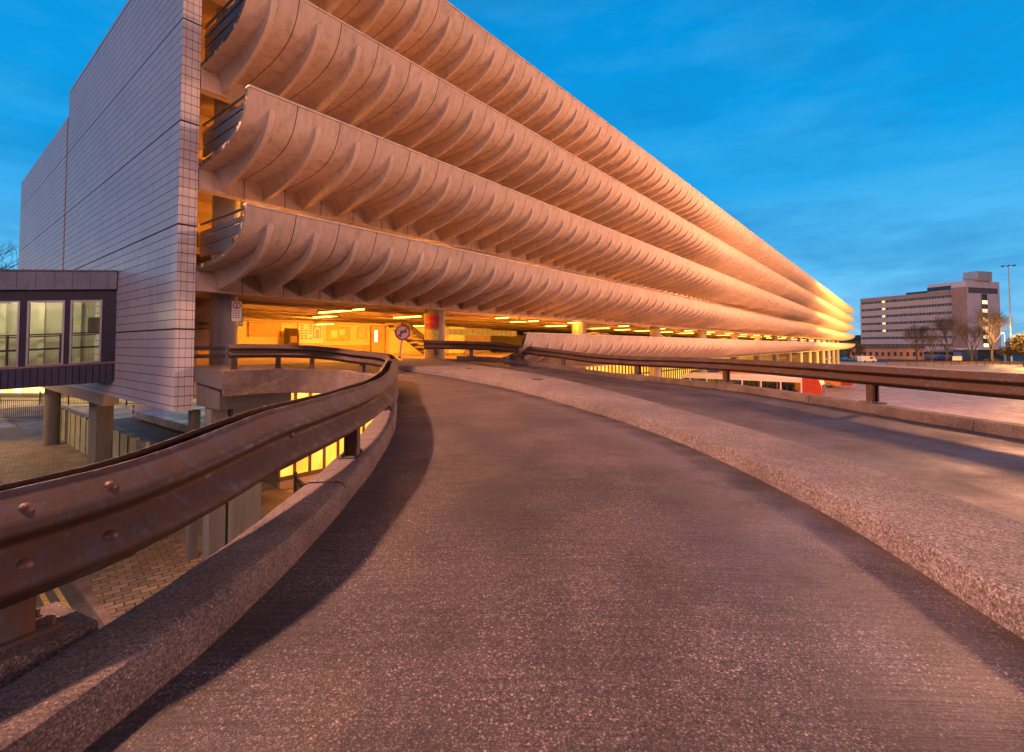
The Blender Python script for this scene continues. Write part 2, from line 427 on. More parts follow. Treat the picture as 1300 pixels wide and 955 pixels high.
def at(P, f):
    L = [0]
    for a, b in zip(P, P[1:]): L.append(L[-1]+(b-a).length)
    d = f*L[-1]
    for i in range(len(P)-1):
        if L[i+1] >= d:
            q = (d-L[i])/max(1e-9, L[i+1]-L[i]); return P[i]+(P[i+1]-P[i])*q
    return P[-1]
def island():
    mb = MB(); rows = []; n = len(I_l)
    for i, p in enumerate(I_l):
        q = at(I_r, i/(n-1)); p = Vector(p); q = Vector(q); d = (q-p).normalized(); row = []
        L = (q-p).length
        j = .012*noise.noise(Vector((p.x*2.7, p.y*2.7, 0)))+.008*noise.noise(Vector((p.x*9, p.y*9, 3)))
        for off, h in ((0,-.05),(.012+j,.105),(.035+j,.13),(.07,.14)):
            w = p+d*off; row.append((w.x, w.y, roadz(w.x, w.y)+h))
        for f in (.25,.5,.75):
            w = p+d*L*f; row.append((w.x, w.y, roadz(w.x, w.y)+.145))
        for off, h in ((.07,.14),(.03,.12),(0,-.05)):
            w = q-d*off; row.append((w.x, w.y, roadz(w.x, w.y)+h))
        rows.append(row)
    mb.grid(rows); b = len(rows[0]); mb.add(rows[0], [tuple(range(b))]); mb.add(rows[-1], [tuple(reversed(range(b)))])
    struct(mb.build('traffic_island', ISL, smooth=True, angle=35))
island()
def joint(p, q):
    p = Vector(p); q = Vector(q); d = (q-p).normalized(); n = Vector((-d.y, d.x)); rows = []
    for k in range(25):
        c = p+(q-p)*k/24; c = c+n*.02*noise.noise(Vector((k*.9, p.x, 0))); w = .009+.006*noise.noise(Vector((k*1.7, 3, 0)))
        z = roadz(c.x, c.y)+.006; rows.append([(c.x-n.x*w, c.y-n.y*w, z), (c.x+n.x*w, c.y+n.y*w, z)])
    struct(MB().grid(rows).build('road_joint', m_plain('tar joint', (.015,.012,.012), .6)))
joint(W(-1.93, 8.25), W(.5, 9.7)); joint(W(-1.0, 2.9), W(-.2, 3.25)) if False else None
# two small iron covers let into the island
for r, t, lab in ((.62, 11.9, 'round dark iron cover on the island where it bends'), (-1.3, 14.6, 'smaller iron cover nearer the sign end of the island')):
    x, y = W(r, t); z = roadz(x, y)+.148
    tag(MB().tube((x,y,z), (x,y,z+.012), .14 if r > 0 else .09, n=16).build('drain_cover', m_plain('cast iron', (.05,.04,.045), .6)), lab, 'cover')

# ------------------------------------------------------------------ crash barriers
def wprof():
    key = [(.0,.0),(.003,-.010),(.020,-.024),(.045,-.046),(.070,-.068),(.086,-.083),(.092,-.094),(.090,-.104),(.080,-.114),(.050,-.132),(.024,-.147),(.014,-.156),(.013,-.164),
           (.020,-.174),(.045,-.198),(.072,-.224),(.088,-.241),(.093,-.252),(.090,-.264),(.076,-.277),(.045,-.296),(.020,-.311),(.006,-.321),(0,-.328)]
    return key
def beam_mesh(P, zf, side, off, mat, name, parent, h=1.0, dents=0.):
    pr = wprof(); th = .007
    outer = [(side*(off+d), z*h) for d, z in pr]; inner = [(side*(off+d-th), z*h) for d, z in reversed(pr)]
    mb = MB(); sweep(mb, P, zf, outer+inner, jit=dents)
    return mb.build(name, mat, parent, smooth=True, angle=50)
def subpath(P, d0, d1, step=.15):
    L = 0; out = []
    for a, b in zip(P, P[1:]):
        if d0 <= L <= d1: out.append(a)
        L += (b-a).length
    return out
def nearest_len(P, q):
    L = 0; best = (1e9, 0, None)
    for a, b in zip(P, P[1:]):
        d = (a-Vector(q)).length
        if d < best[0]: best = (d, L, (b-a).normalized())
        L += (b-a).length
    return best
# left barrier, one beam on each side of its posts
PL = [p for p in offset(K_in, .135)]
PL = [p for p in PL if rt(*p)[1] > 6.5][::3]
PL = resample(catmull([W(*q) for q in ((-9.2,-8.4),(-6.8,-5.9),(-4.8,-3.7),(-3.2,-1.7),(-2.15,.1),(-1.75,.85),(-1.51,1.42),(-1.36,1.75),(-1.265,2.2),(-1.24,2.8),(-1.235,3.6),(-1.33,4.7),(-1.52,5.8))]+[tuple(p) for p in PL], 8), .1)
def lz(x, y, i=0):    # top of the beam
    return roadz(x, y)+.68-.03*S((y-9)/4)-.10*S((2.5-rt(x, y)[1])/1.1)
lb = empty('crash_barrier', (PL[0].x, PL[0].y, -1.0)); loff = Vector(lb.location)
tag(lb, 'rusty double-sided steel crash barrier curving along the left kerb', 'crash barrier')
def park(o, off): o.location = -off; return o
total = sum((b-a).length for a, b in zip(PL, PL[1:]))
LS = nearest_len(PL, W(-1.38, 1.70))[1]
park(beam_mesh(subpath(PL, 0, LS+.02), lambda x,y,i: lz(x,y)+.001, -1, .058, RAIL, 'beam', lb, dents=.006), loff)
park(beam_mesh(subpath(PL, LS-.02-.28, total), lz, -1, .049, RAIL, 'beam', lb, dents=.006), loff)
park(beam_mesh(PL, lz, 1, .05, RAIL, 'rear_beam', lb, dents=.006), loff)
def ibeam(mb, c, d, z0, z1, w=.1):
    d = Vector(d).normalized(); n = Vector((-d.y, d.x)); h = w/2; c = Vector(c)
    sec = [(-h,-h),(h,-h),(h,-h+.012),(.006,-h+.012),(.006,h-.012),(h,h-.012),(h,h),(-h,h),(-h,h-.012),(-.006,h-.012),(-.006,-h+.012),(-h,-h+.012)]
    poly = [(c.x+d.x*a+n.x*b, c.y+d.y*a+n.y*b, z0) for a, b in sec]
    mb.prism(poly, (0,0,0), (0,0,z1-z0))
for q in [W(-3.2,-1.7), W(-1.50,1.45), W(-1.235,3.8), W(-1.72,6.5), W(-2.35,9.4), (7.35,10.5), (6.75,12.05), (5.85,12.42), (4.8,12.48)]:
    d, L, dr = nearest_len(PL, q); c = min(PL, key=lambda p: (p-Vector(q)).length)
    zt = lz(c.x, c.y); zk = roadz(c.x, c.y)+.136-.1*S((c.y-10.8)/1.5)
    mb = MB(); ibeam(mb, c, dr, zk, zt-.03)
    p = park(mb.build('post', POST, lb), loff)
    if rt(*c)[1] < 2.5: struct(MB().obox(c, dr, .17, .135, zk-.5, zk).build('kerb', KERB))
    b = MB().obox(c, dr, .11, .075, zk+.001, zk+.014); b.obox(c, dr, .0, .0, zk, zk+.001)
    for sx in (-1, 1):
        for sy in (-1, 1):
            n = Vector((-dr.y, dr.x)); w = c+dr*sx*.085+n*sy*.05
            b.tube((w.x,w.y,zk+.012), (w.x,w.y,zk+.035), .011, n=6)
    b.build('base_plate', POST, p)
def bolts(P, L0, offs, zf, side, off, parent, loff, mat):
    L = 0; acc = []
    for a, b in zip(P, P[1:]):
        acc.append((L, a, (b-a).normalized())); L += (b-a).length
    for dl in offs:
        _, a, dr = min(acc, key=lambda e: abs(e[0]-(L0+dl[0])))
        n = Vector((-dr.y, dr.x))*side; z = zf(a.x, a.y)
        dd, zz = dl[1]
        p = Vector((a.x+n.x*(off+dd), a.y+n.y*(off+dd), z+zz))
        ax = Vector((n.x*.75, n.y*.75, dl[2])).normalized()
        o = MB().dome(p-ax*.002, ax, .021, .014).tube(p-ax*.004, p+ax*.002, .027, n=14).build('bolt', mat, parent, smooth=True, angle=50); park(o, loff)
BOLT = m_plain('rusty bolt', (.14,.07,.055), .55, .4, .4, 30.)
bolts(PL, LS, [(-.31,(.050,-.050),1.),(-.11,(.050,-.050),1.),(-.31,(.056,-.208),1.),(-.11,(.056,-.208),1.),
               (.9,(.013,-.160),0)], lz, -1, .052, lb, loff, BOLT)
for q in [W(-1.235,3.8), W(-1.72,6.5), W(-2.35,9.4), (7.35,10.5), (6.75,12.05)]:
    bolts(PL, nearest_len(PL, q)[1], [(0,(.012,-.155),0)], lz, -1, .05, lb, loff, BOLT)
# right barrier
PR0 = [W(2.95,-8.5), W(4.35,-6), W(5.5,-3), W(6.2,0), W(6.5,2.5), W(6.52,4.6), W(6.36,6.6), W(6.2,8.5), W(6.1,10.4), W(5.72,12.9), W(4.9,14.5), W(3.7,16.2), W(2.15,18.15),
       (15.25,10.8), (14.35,12.3), (13.2,13.35), (11.9,13.75)]
PR = resample(catmull(PR0, 10), .2)
def rz_(x, y, i=0): return roadz(x, y)+.15+.635-.06*S((y-4)/7)
rb = empty('crash_barrier', (PR[0].x, PR[0].y, -1.1)); roff = Vector(rb.location)
tag(rb, 'long dark crash barrier along the outer right kerb, bus apron behind it', 'crash barrier')
park(beam_mesh(PR, rz_, 1, .05, RAILF, 'beam', rb, dents=.004), roff)
for q in [W(6.2,0.3), W(6.45,4.4), W(6.2,8.5), W(5.72,12.95), W(4.05,15.7), W(1.95,18.3), (14.9,11.5), (13.75,13.0), (12.4,13.65)]:
    d, L, dr = nearest_len(PR, q); c = min(PR, key=lambda p: (p-Vector(q)).length)
    zt = rz_(c.x, c.y); zk = roadz(c.x, c.y)+.14
    mb = MB(); ibeam(mb, c, dr, zk, zt-.03, .13)
    p = park(mb.build('post', POST, rb), roff)
    b = MB().obox(c, dr, .16, .12, zk+.001, zk+.035); b.build('base_plate', KERB, p)

# ------------------------------------------------------------------ car park building
H = 2.6; LIP = [.44+H*k for k in range(5)]; X0, X1 = 4.56, 182.0; YL = 11.0; YF = 13.9
SHELL = [(0,0),(.03,.10),(.06,.20),(.10,.32),(.16,.45),(.26,.60),(.40,.73),(.58,.84),(.80,.93),(1.12,1.01),(1.5,1.07),(2.1,1.11),(2.9,1.14)]
RIBP = [(.085,.37),(.12,.50),(.18,.63),(.31,.80),(.55,.99),(.88,1.16),(1.28,1.30),(1.75,1.42),(2.3,1.53),(2.9,1.61)]
bld = empty('car_park_building', (X0, YF, GZ)); boff = Vector(bld.location)
tag(bld, 'long brutalist concrete car park with five tiers of curved ribbed balconies', 'car park')
def bpart(mb, name, mat, parent=bld, **k):
    o = mb.build(name, mat, parent, **k)
    if parent is bld: o.location = -boff
    return o
def shell_at(tv):
    L = [0]
    for a, b in zip(SHELL, SHELL[1:]): L.append(L[-1]+math.dist(a, b))
    d = tv*L[-1]
    for i in range(len(SHELL)-1):
        if L[i+1] >= d:
            q = (d-L[i])/(L[i+1]-L[i]); return (SHELL[i][0]+(SHELL[i+1][0]-SHELL[i][0])*q, SHELL[i][1]+(SHELL[i+1][1]-SHELL[i][1])*q)
    return SHELL[-1]
def rib_geom(mb, x, lip):
    rows = []
    n = len(RIBP)
    # nose on the shell face
    p0 = shell_at(.085)
    rows.append([(x+a*.05, YL+p0[0]+.0, lip-p0[1]) for a in (-1,-.9,-.6,.6,.9,1)])
    for i, q in enumerate(RIBP):
        f = i/(n-1); s = shell_at(.115+.885*f**1.0)
        def L(k): return (YL+s[0]+(q[0]-s[0])*k+(.02 if k == 0 else 0), lip-(s[1]+(q[1]-s[1])*k)+(.02 if k == 0 else 0))
        wt = .062-.012*min(1, i/6); wm = wt+.02+.012*min(1,i/5); wb = wt+.05+.11*min(1, i/6)
        y0, z0 = L(0); ym, zm = L(.45); y1, z1 = L(1)
        rows.append([(x-wb,y0,z0),(x-wm,ym,zm),(x-wt,y1,z1),(x+wt,y1,z1),(x+wm,ym,zm),(x+wb,y0,z0)])
    mb.grid(rows)
SRAIL = m_plain('dark barrier rails', (.05,.045,.05), .5, .4)
for k in range(5):
    lip = LIP[k]; xs = X0-.02 if k else 14.6
    th = .11; prof = [(YL+a, lip-b) for a, b in SHELL]
    inner = []
    for i, (a, b) in enumerate(SHELL):
        a0 = SHELL[max(0,i-1)]; a1 = SHELL[min(len(SHELL)-1,i+1)]
        d = Vector((a1[0]-a0[0], a1[1]-a0[1])).normalized()
        inner.append((YL+a+d.y*th, lip-b+d.x*th if i else lip-.0))
    ring = prof+list(reversed(inner))
    mb = MB(); xx = [xs]
    while xx[-1] < X1: xx.append(min(X1, xx[-1]+BAY*4))
    rows = [[(x, y, z) for y, z in ring] for x in xx]
    mb.grid(rows, close=True); nb = len(ring)
    for row, rev in ((rows[0], False), (rows[-1], True)):
        m = len(prof)
        for i in range(m-1): mb.add([row[i], row[i+1], row[nb-2-i], row[nb-1-i]], [(0,1,2,3)])
    bal = bpart(mb, 'balcony', CONC, smooth=True, angle=30)
    tag(bal, ['ribbed concrete parapet at ramp level','lowest full-length balcony above the entrance','second balcony up','third balcony up','topmost balcony at the roof edge'][k])
    # ribs
    rest = MB(); i = 0; cnt = 0
    while True:
        x = RX0+BAY*i; i += 1
        if x > X1-.3: break
        if x < xs+.4: continue
        if cnt < 18:
            m1 = MB(); rib_geom(m1, x, lip)
            o = m1.build('rib', RIBC, bal, smooth=True, angle=32)
        else: rib_geom(rest, x, lip)
        cnt += 1
    o = bpart(rest, 'rib', RIBC, smooth=True, angle=32); o['kind'] = 'stuff'
    # coping line
    mb = MB().box(xs-.01, X1, YL-.025, YL+.14, lip+.002, lip+.05); mb.build('coping', m_plain('coping concrete', (.55,.47,.42), .7), bal)
    # fascia and deck
    xd = X0
    fa = MB().box(xd, X1, YF-.05, YF+.25, lip-1.66, lip-1.145)
    bpart(fa, 'fascia_beam', CONC)
    sl = MB().box(xd, X1, YF+.252 if k else YF+.0, 43.6, lip-1.34, lip-.98)
    for yb in (16.2, 19.2, 23.8, 28.4, 33, 38):
        sl.box(xd, X1, yb, yb+.45, lip-1.655, lip-1.342)
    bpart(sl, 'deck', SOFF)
    if k:  # barrier across the near end of each balcony
        eb = MB()
        eb.tube((X0+.12, YL+.15, lip+.03), (X0+.12, YF+.1, lip+.06), .03, n=8)
        eb.box(X0+.10, X0+.14, YL+.36, YF+.1, lip-.24, lip-.13)
        eb.box(X0+.11, X0+.15, YL+.58, YF+.1, lip-.50, lip-.28)
        eb.box(X0+.115, X0+.155, YL+1.05, YF+.1, lip-.78, lip-.54)
        eb.build('end_rail', SRAIL, bal)
    # rear parapet of every deck
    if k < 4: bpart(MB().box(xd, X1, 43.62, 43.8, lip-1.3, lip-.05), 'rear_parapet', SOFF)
bpart(MB().box(165, 168.5, 14.5, 20, LIP[4]-.97, LIP[4]+2.6), 'stair_head', m_plain('dark cladding', (.12,.12,.13), .6))

# tiled end walls
def wallpart(y0, y1, z0, z1, lab):
    o = bpart(MB().box(4.13, 4.54, y0, y1, z0, z1), 'end_wall', TILES); tag(o, lab); return o
wallpart(13.87, 27.7, -1.62, 10.95, 'tall tiled end wall')
wallpart(28.0, 41.3, -1.62, 9.85, 'lower tiled end wall further back')
bpart(MB().box(4.15, 4.5, 27.702, 27.998, -1.6, 9.9), 'wall_joint', m_plain('rusty joint cover', (.42,.17,.10), .7, 0, .4, 4))
bpart(MB().box(4.13, 4.56, 20.6, 41.32, -2.0, -1.622), 'wall_beam', m_concrete('edge beam concrete', (.45,.38,.32),(.38,.32,.27), .3))
# columns
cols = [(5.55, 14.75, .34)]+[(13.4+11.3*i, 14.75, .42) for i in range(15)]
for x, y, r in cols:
    bpart(MB().tube((x, y, GZ if x > 8 else -.55), (x, y, LIP[4]-1.4), r, n=24), 'column', COLC if x > 8 else m_concrete('shade tinted column', (.20,.20,.25), (.14,.14,.18), .4), smooth=True, angle=40)  # first column: darker, bluer copy of the concrete, its shade put into the colour
for i in range(1, 8):
    for y in (26.0,):
        bpart(MB().tube((13.4+11.3*i, y, GZ), (13.4+11.3*i, y, LIP[4]-1.4), .42, n=16), 'column', COLC, smooth=True, angle=40)
# piers under the tiled wall
for x, y, hx, hy in ((4.75, 23.9, .25, .62),):
    bpart(MB().box(x-hx, x+hx, y-hy, y+hy, GZ, -2.002), 'wall_pier', PIER)
bpart(MB().tube((5.15, 36.4, GZ), (5.15, 36.4, -1.36), .34, n=20), 'wall_pier', PIER, smooth=True, angle=40)

# ground floor concourse glazing
GL = MB(); MU = MB()
x = 9.0; yg = 18.6
gm, t = newmat('lit concourse glass'); co = coord(t)
sx = t.n('ShaderNodeSeparateXYZ', {0: co})
n = t.noise(scaled(t, co, (.9, 1, .5)), 1.0, 3)
cc = t.ramp(n, [(.3, (.85,.30,.015)), (.5, (1.,.47,.04)), (.72, (1.,.62,.12))])
t.out((.25,.2,.1), .2, emis=cc, est=1.15)
GL.box(x, X1-3, yg, yg+.06, GZ+.35, -1.25)
while x < X1-3:
    MU.box(x-.045, x+.045, yg-.09, yg-.002, GZ+.33, -1.25); x += .62
MU.box(9, X1-3, yg-.12, yg-.091, GZ+.33, GZ+.5); MU.box(9, X1-3, yg-.12, yg-.091, -2.6, -2.48)
g = bpart(GL, 'concourse_glazing', gm)
MU.build('mullion', m_plain('bronze mullions', (.10,.07,.04), .5, .3), g)
bpart(MB().box(9.0, X1-3, yg-.15, yg+.1, GZ, GZ+.328), 'plinth', SOFF)

# inner core wall on the entrance level
IN = m_plain('painted inner wall', (.62,.55,.42), .7, 0, .12, 1.2)
core = bpart(MB().box(7.5, 24.6, 28.95, 29.2, -.54, 1.69), 'core_wall', IN)
core2 = bpart(MB().box(24.61, 27.4, 24.0, 29.2, -.54, 1.38), 'core_wall', IN)
bpart(MB().box(27.41, 64, 39.0, 39.25, -.54, 1.69), 'core_wall', IN)
TRIM = m_plain('dark door trim', (.06,.045,.03), .5)
dr = bpart(MB().box(20.35, 21.45, 28.86, 28.949, -.53, 1.36), 'door', m_plain('brown door', (.30,.20,.10), .5))
MB().box(20.27, 20.345, 28.84, 28.948, -.53, 1.44).box(21.455, 21.53, 28.84, 28.948, -.53, 1.44).box(20.35, 21.45, 28.84, 28.948, 1.365, 1.44).build('door_frame', TRIM, dr)
MB().box(20.62, 20.82, 28.845, 28.859, .25, 1.05).build('pane', m_emit('lit door pane', (.9,1.,.7), 2.5), dr)
def board(name, x0, x1, y, z0, z1, mats, label, cat, draw=None, fr=.03):
    e = empty(name, (x0, y, z0)); tag(e, label, cat)
    def put(mb, nm, mt):
        o = mb.build(nm, mt, e); o.location = (-x0, -y, -z0); return o
    put(MB().box(x0, x1, y-.03, y-.002, z0, z1), 'panel', mats[0])
    put(MB().box(x0-fr, x0-.001, y-.045, y-.002, z0-fr, z1+fr).box(x1+.001, x1+fr, y-.045, y-.002, z0-fr, z1+fr).box(x0, x1, y-.045, y-.002, z1+.001, z1+fr).box(x0, x1, y-.045, y-.002, z0-fr, z0-.001), 'frame', mats[1])
    if draw: draw(put)
    return e
WHT = m_plain('white enamel', (.8,.8,.8), .4, 0, .05); PUR = m_plain('purple print', (.30,.16,.42), .5); REDP = m_plain('red paint', (.6,.03,.02), .4, 0, .15)
BLUP = m_plain('blue paint', (.05,.35,.6), .4, 0, .1)
def dposter(put):
    mb = MB()
    for i in range(6):
        for j in range(3):
            if random.random() < .8: mb.box(15.2+j*.28+.02*(i%2), 15.42+j*.28, 28.915, 28.919, 1.18-i*.0-.16*i, 1.28-.16*i)
    put(mb, 'print', PUR)
    mb = MB().box(16.05, 16.62, 28.915, 28.919, .45, 1.25)
    put(mb, 'arch_background', PUR)
    a = [(16.34+.2*math.cos(th), 28.912, .95+.2*math.sin(th)) for th in [math.pi*i/10 for i in range(11)]]
    put(MB().prism(a+[(16.14,28.912,.5),(16.22,28.912,.5),(16.22,28.912,.9)]+[(16.34+.12*math.cos(th), 28.912, .92+.12*math.sin(th)) for th in [math.pi-math.pi*i/8 for i in range(9)]]+[(16.46,28.912,.5),(16.54,28.912,.5)], (0,0,0), (0,-.003,0)), 'arch', WHT)
board('poster', 15.1, 16.7, 28.949, .12, 1.36, (WHT, PUR), 'white and purple poster under the bright lamp on the inner wall', 'poster', dposter)
board('notice_board', 17.0, 18.6, 28.949, .35, 1.2, (m_plain('ochre notice', (.5,.32,.12), .6), TRIM), 'brown framed notice board between the poster and the door', 'notice board',
      lambda put: put(MB().box(17.3, 17.75, 28.915, 28.919, .5, 1.0).box(17.9, 18.3, 28.915, 28.919, .7, 1.05), 'sheet', WHT))
board('notice_board', 12.2, 14.0, 28.949, .55, 1.3, (m_plain('dim board', (.3,.2,.1), .6), TRIM), 'wide dark board high on the wall left of the poster', 'notice board')
board('route_board', 19.3, 19.9, 28.949, .5, 1.2, (m_plain('pale notice', (.55,.45,.3), .6), TRIM), 'small pale notice beside the brown door', 'notice')
# red box standing by the poster
fb = empty('fire_point', (14.7, 28.6, -.54)); tag(fb, 'red fire point cabinet standing left of the purple poster', 'fire point')
o = MB().box(-.22,.22,-.16,.16,.55,1.45).build('cabinet', REDP, fb); MB().box(-.15,.15,-.175,-.162,.95,1.3).build('notice', WHT, fb)
MB().box(-.05,.05,-.05,.05,0,.548).build('stand', TRIM, fb)
# ticket machine silhouettes by the wall
tm = empty('ticket_machine', (13.6, 26.8, -.54)); tag(tm, 'dark ticket machine standing in front of the lit wall', 'ticket machine')
MB().box(-.3,.3,-.25,.25,0,1.15).build('body', TRIM, tm)
MB().prism([(-.3,-.25,1.152),(-.3,.25,1.152),(-.3,.25,1.5),(-.3,-.05,1.5)], (0,0,0), (.6,0,0)).build('hood', TRIM, tm)
MB().box(-.18,.18,-.262,-.252,.7,1.05).build('screen', m_plain('machine face', (.5,.4,.25), .4), tm)
# stair flight inside
st = MB()
for i in range(7): st.box(16.5+i*.42, 16.9+i*.42, 20.8, 22.2, 1.26-i*.25-.16, 1.30-i*.25)
stq = empty('staircase', (16.5, 21.5, -.54)); tag(stq, 'dark staircase with open treads behind the road sign', 'staircase')
o = st.build('tread', m_plain('dark stair steel', (.08,.06,.05), .5), stq); o.location = -Vector(stq.location)
s2 = MB()
for y in (20.7, 22.25): s2.prism([(16.3,y,1.36),(16.7,y,1.36),(19.7,y,-.4),(19.3,y,-.53)], (0,0,0), (0,.06,0))
o = s2.build('stringer', m_plain('dark stair steel', (.08,.06,.05), .5), stq); o.location = -Vector(stq.location)
# pale board beyond the column
board('banner', 22.5, 30.5, 24.0, .75, 1.12, (m_plain('pale blue board', (.55,.68,.8), .5), WHT), 'long pale blue and white board right of the entrance column', 'banner',
      lambda put: [put(MB().box(22.6+i*.55, 22.64+i*.55, 23.962, 23.968, .76, 1.11), 'divider', BLUP) for i in range(14)])

# pipes and cable trays under the first deck, dado on the inner wall
pp = MB()
for y, z, r in ((15.6, 1.30, .045), (18.6, 1.26, .03), (18.75, 1.26, .03), (23.2, 1.28, .06)): pp.tube((5, y, z), (100, y, z), r, n=8)
bpart(pp, 'service_pipe', m_plain('pipe paint', (.25,.2,.15), .5))
ct = MB().box(6, 80, 21.2, 21.5, 1.22, 1.30); bpart(ct, 'cable_tray', TRIM)
bpart(MB().box(7.5, 20.26, 28.93, 28.948, -.535, .02), 'dado', m_plain('brown dado', (.22,.12,.06), .6, 0, .2, 2))
bpart(MB().tube((11.0,28.85,-.53),(11.0,28.85,1.3),.05,n=8), 'downpipe', TRIM)
for i, (x, z) in enumerate(((9.4,.9),(19.0,1.28),(22.3,1.0))): bpart(MB().box(x,x+.22,28.8,28.948,z,z+.16), 'junction_box', WHT)
for x in (25.5, 29.5, 44, 48.5, 60.5, 71):
    bpart(MB().box(x, x+.1, 14.3, 18.5, -.538, -.532), 'bay_line', m_plain('white line paint', (.6,.55,.5), .7, 0, .3, 9))
# ceiling lights on the parking decks
TUBE = m_emit('sodium tube', (1., .46, .07), 8.)
HOUS = m_plain('lamp housing', (.3,.28,.25), .5)
def lamp(x, y, lip, power, L=1.5, col=(1.,.31,.02), rad=.12, light=True, dz=.25):
    z = lip-1.662; e = MB().box(x-.09, x+.09, y-L/2, y+L/2, z-.07, z-.002)
    o = bpart(e, 'ceiling_light', HOUS)
    MB().box(x-.055, x+.055, y-L/2+.04, y+L/2-.04, z-.115, z-.072).build('tube', TUBE, o)
    if light:
        l = bpy.data.lights.new('deck_lamp', 'POINT'); l.energy = power*2.2; l.color = col; l.shadow_soft_size = rad
        ob = bpy.data.objects.new('deck_lamp', l); COL.objects.link(ob); ob.location = (x, y, z-.22)
LAMPS = [(10.2,16.45,1,190),(11.8,20.4,1,320),(14.3,17.6,1,260),(20.9,15.9,1,200),(15.9,27.3,1,1900),(21.5,25.5,1,500),(27,18,1,200),(33,18,1,200),(41,18,1,200),(52,18,1,240),(66,18,1,300),(84,18,1,360),(106,18,1,420),(132,18,1,500),(160,18,1,500)]
for x, y, k, p in LAMPS: lamp(x, y, LIP[k], p, 3.0 if x < 12 else 1.9)
for x in (37, 46.5, 58.5, 75, 95, 120, 145): lamp(x, 18, LIP[1], 0, light=False)
for k in (2, 3, 4):
    for x, p in ((7.5,150),(13.5,150),(24,170),(38,220)): lamp(x, 18.0, LIP[k], p*2.)
    for i in range(11): lamp(6.4+6.4*i, 14.62, LIP[k], 75+10*i, .8)
for i in range(13): lamp(17.5+6.4*i, 14.62, LIP[1], 80+10*i, .8)
for x in (12, 34): lamp(x, 17.2, LIP[0], 320)   # under the ramp-level deck

# ------------------------------------------------------------------ dark bay beside the tiled wall
pn = board('pedestrian_notice', 3.9+.7, 5.75, 15.6, -.02, 1.3, (m_plain('stained brown panel', (.22,.14,.11), .7, 0, .4, 3), TRIM), 'stained wall panel with dark pedestrians lettering beside the tiled wall', 'notice')
def text(s, size, loc, rot, mat, parent, name='lettering', ext=.003, align='LEFT'):
    c = bpy.data.curves.new(name, 'FONT'); c.body = s; c.size = size; c.extrude = ext; c.align_x = align
    q = bpy.data.objects.new(name, c); me = bpy.data.meshes.new_from_object(q); bpy.data.objects.remove(q)
    o = bpy.data.objects.new(name, me); COL.objects.link(o); me.materials.clear(); me.materials.append(mat)
    o.rotation_euler = rot; o.parent = parent; o.location = loc
    return o
BLK = m_plain('black paint', (.015,.015,.018), .5)
text('Pedestrians', .19, (-.02, -.04, .60), (R(90),0,0), BLK, pn)
text('must not use this ramp', .07, (.25, -.04, .48), (R(90),0,0), BLK, pn)
bpart(MB().box(4.56, 5.2, 15.605, 15.7, -.54, 1.37), 'side_wall', SOFF)
rl = MB()
for z in (-.28, -.08): rl.box(4.56, 5.3, 13.95, 14.02, z-.05, z+.05)
bpart(rl, 'guard_rail', SRAIL)

# small prohibition plate on the first column
ps = empty('prohibition_sign', (5.72, 14.36, 1.0)); ps.rotation_euler = (0,0,R(-25))
tag(ps, 'small white no-pedestrians plate with a red ring on the first round column', 'sign')
MB().box(-.12,.12,-.015,0,-.33,.22).build('plate', WHT, ps)
def ring(mb, r0, r1, y0, y1, n=28, cx=0, cz=0):
    rows = []
    for i in range(n+1):
        th = 2*math.pi*i/n
        rows.append([(cx+r*math.cos(th), y, cz+r*math.sin(th)) for r, y in ((r0,y0),(r1,y0),(r1,y1),(r0,y1))])
    mb.grid(rows, close=True); return mb
ring(MB(), .075, .10, -.022, -.016, cz=.1).build('ring', REDP, ps)
mb = MB().box(-.012,.012,-.021,-.016,.06,.13).box(-.035,-.012,-.021,-.016,.03,.06).box(.012,.03,-.021,-.016,.03,.062); mb.tube((0,-.016,.148),(0,-.021,.148),.013,n=10)
mb.build('walking_figure', BLK, ps)
mb = MB()
for i in range(4):
    for j in range(3): mb.box(-.09+j*.062, -.05+j*.062, -.019, -.0155, -.06-i*.06, -.035-i*.06)
mb.build('small_print', BLK, ps)
bs = empty('blue_sign', (6.5, 16.6, .62)); tag(bs, 'pale blue hanging notice just right of the first column', 'sign')
MB().box(0,.3,-.02,0,0,.5).build('panel', BLUP, bs); MB().box(0,.3,-.024,-.0205,.05,.12).build('band', WHT, bs); MB().tube((.15,-.01,.5),(.15,-.01,.72),.012).build('hanger', TRIM, bs)
# red squares and yellow poster on the entrance column
for nm, z0, z1, mt, lab in (('poster', -.05, .62, m_plain('yellow poster', (.85,.62,.12), .5, 0, .5, 14), 'yellow poster wrapped on the entrance column'),
                            ('warning_sign', .68, .92, REDP, 'lower red square on the entrance column'), ('warning_sign', .95, 1.2, REDP, 'upper red square on the entrance column')):
    rows = []
    for i in range(9):
        th = R(180-5+i*9.5); rows.append([(13.4+r*math.cos(th), 14.75+r*math.sin(th), z) for r, z in ((.424,z0),(.424,z1),(.43,z1),(.43,z0))])
    tag(MB().grid(rows, close=True).build(nm, mt), lab, 'sign' if nm != 'poster' else 'poster')

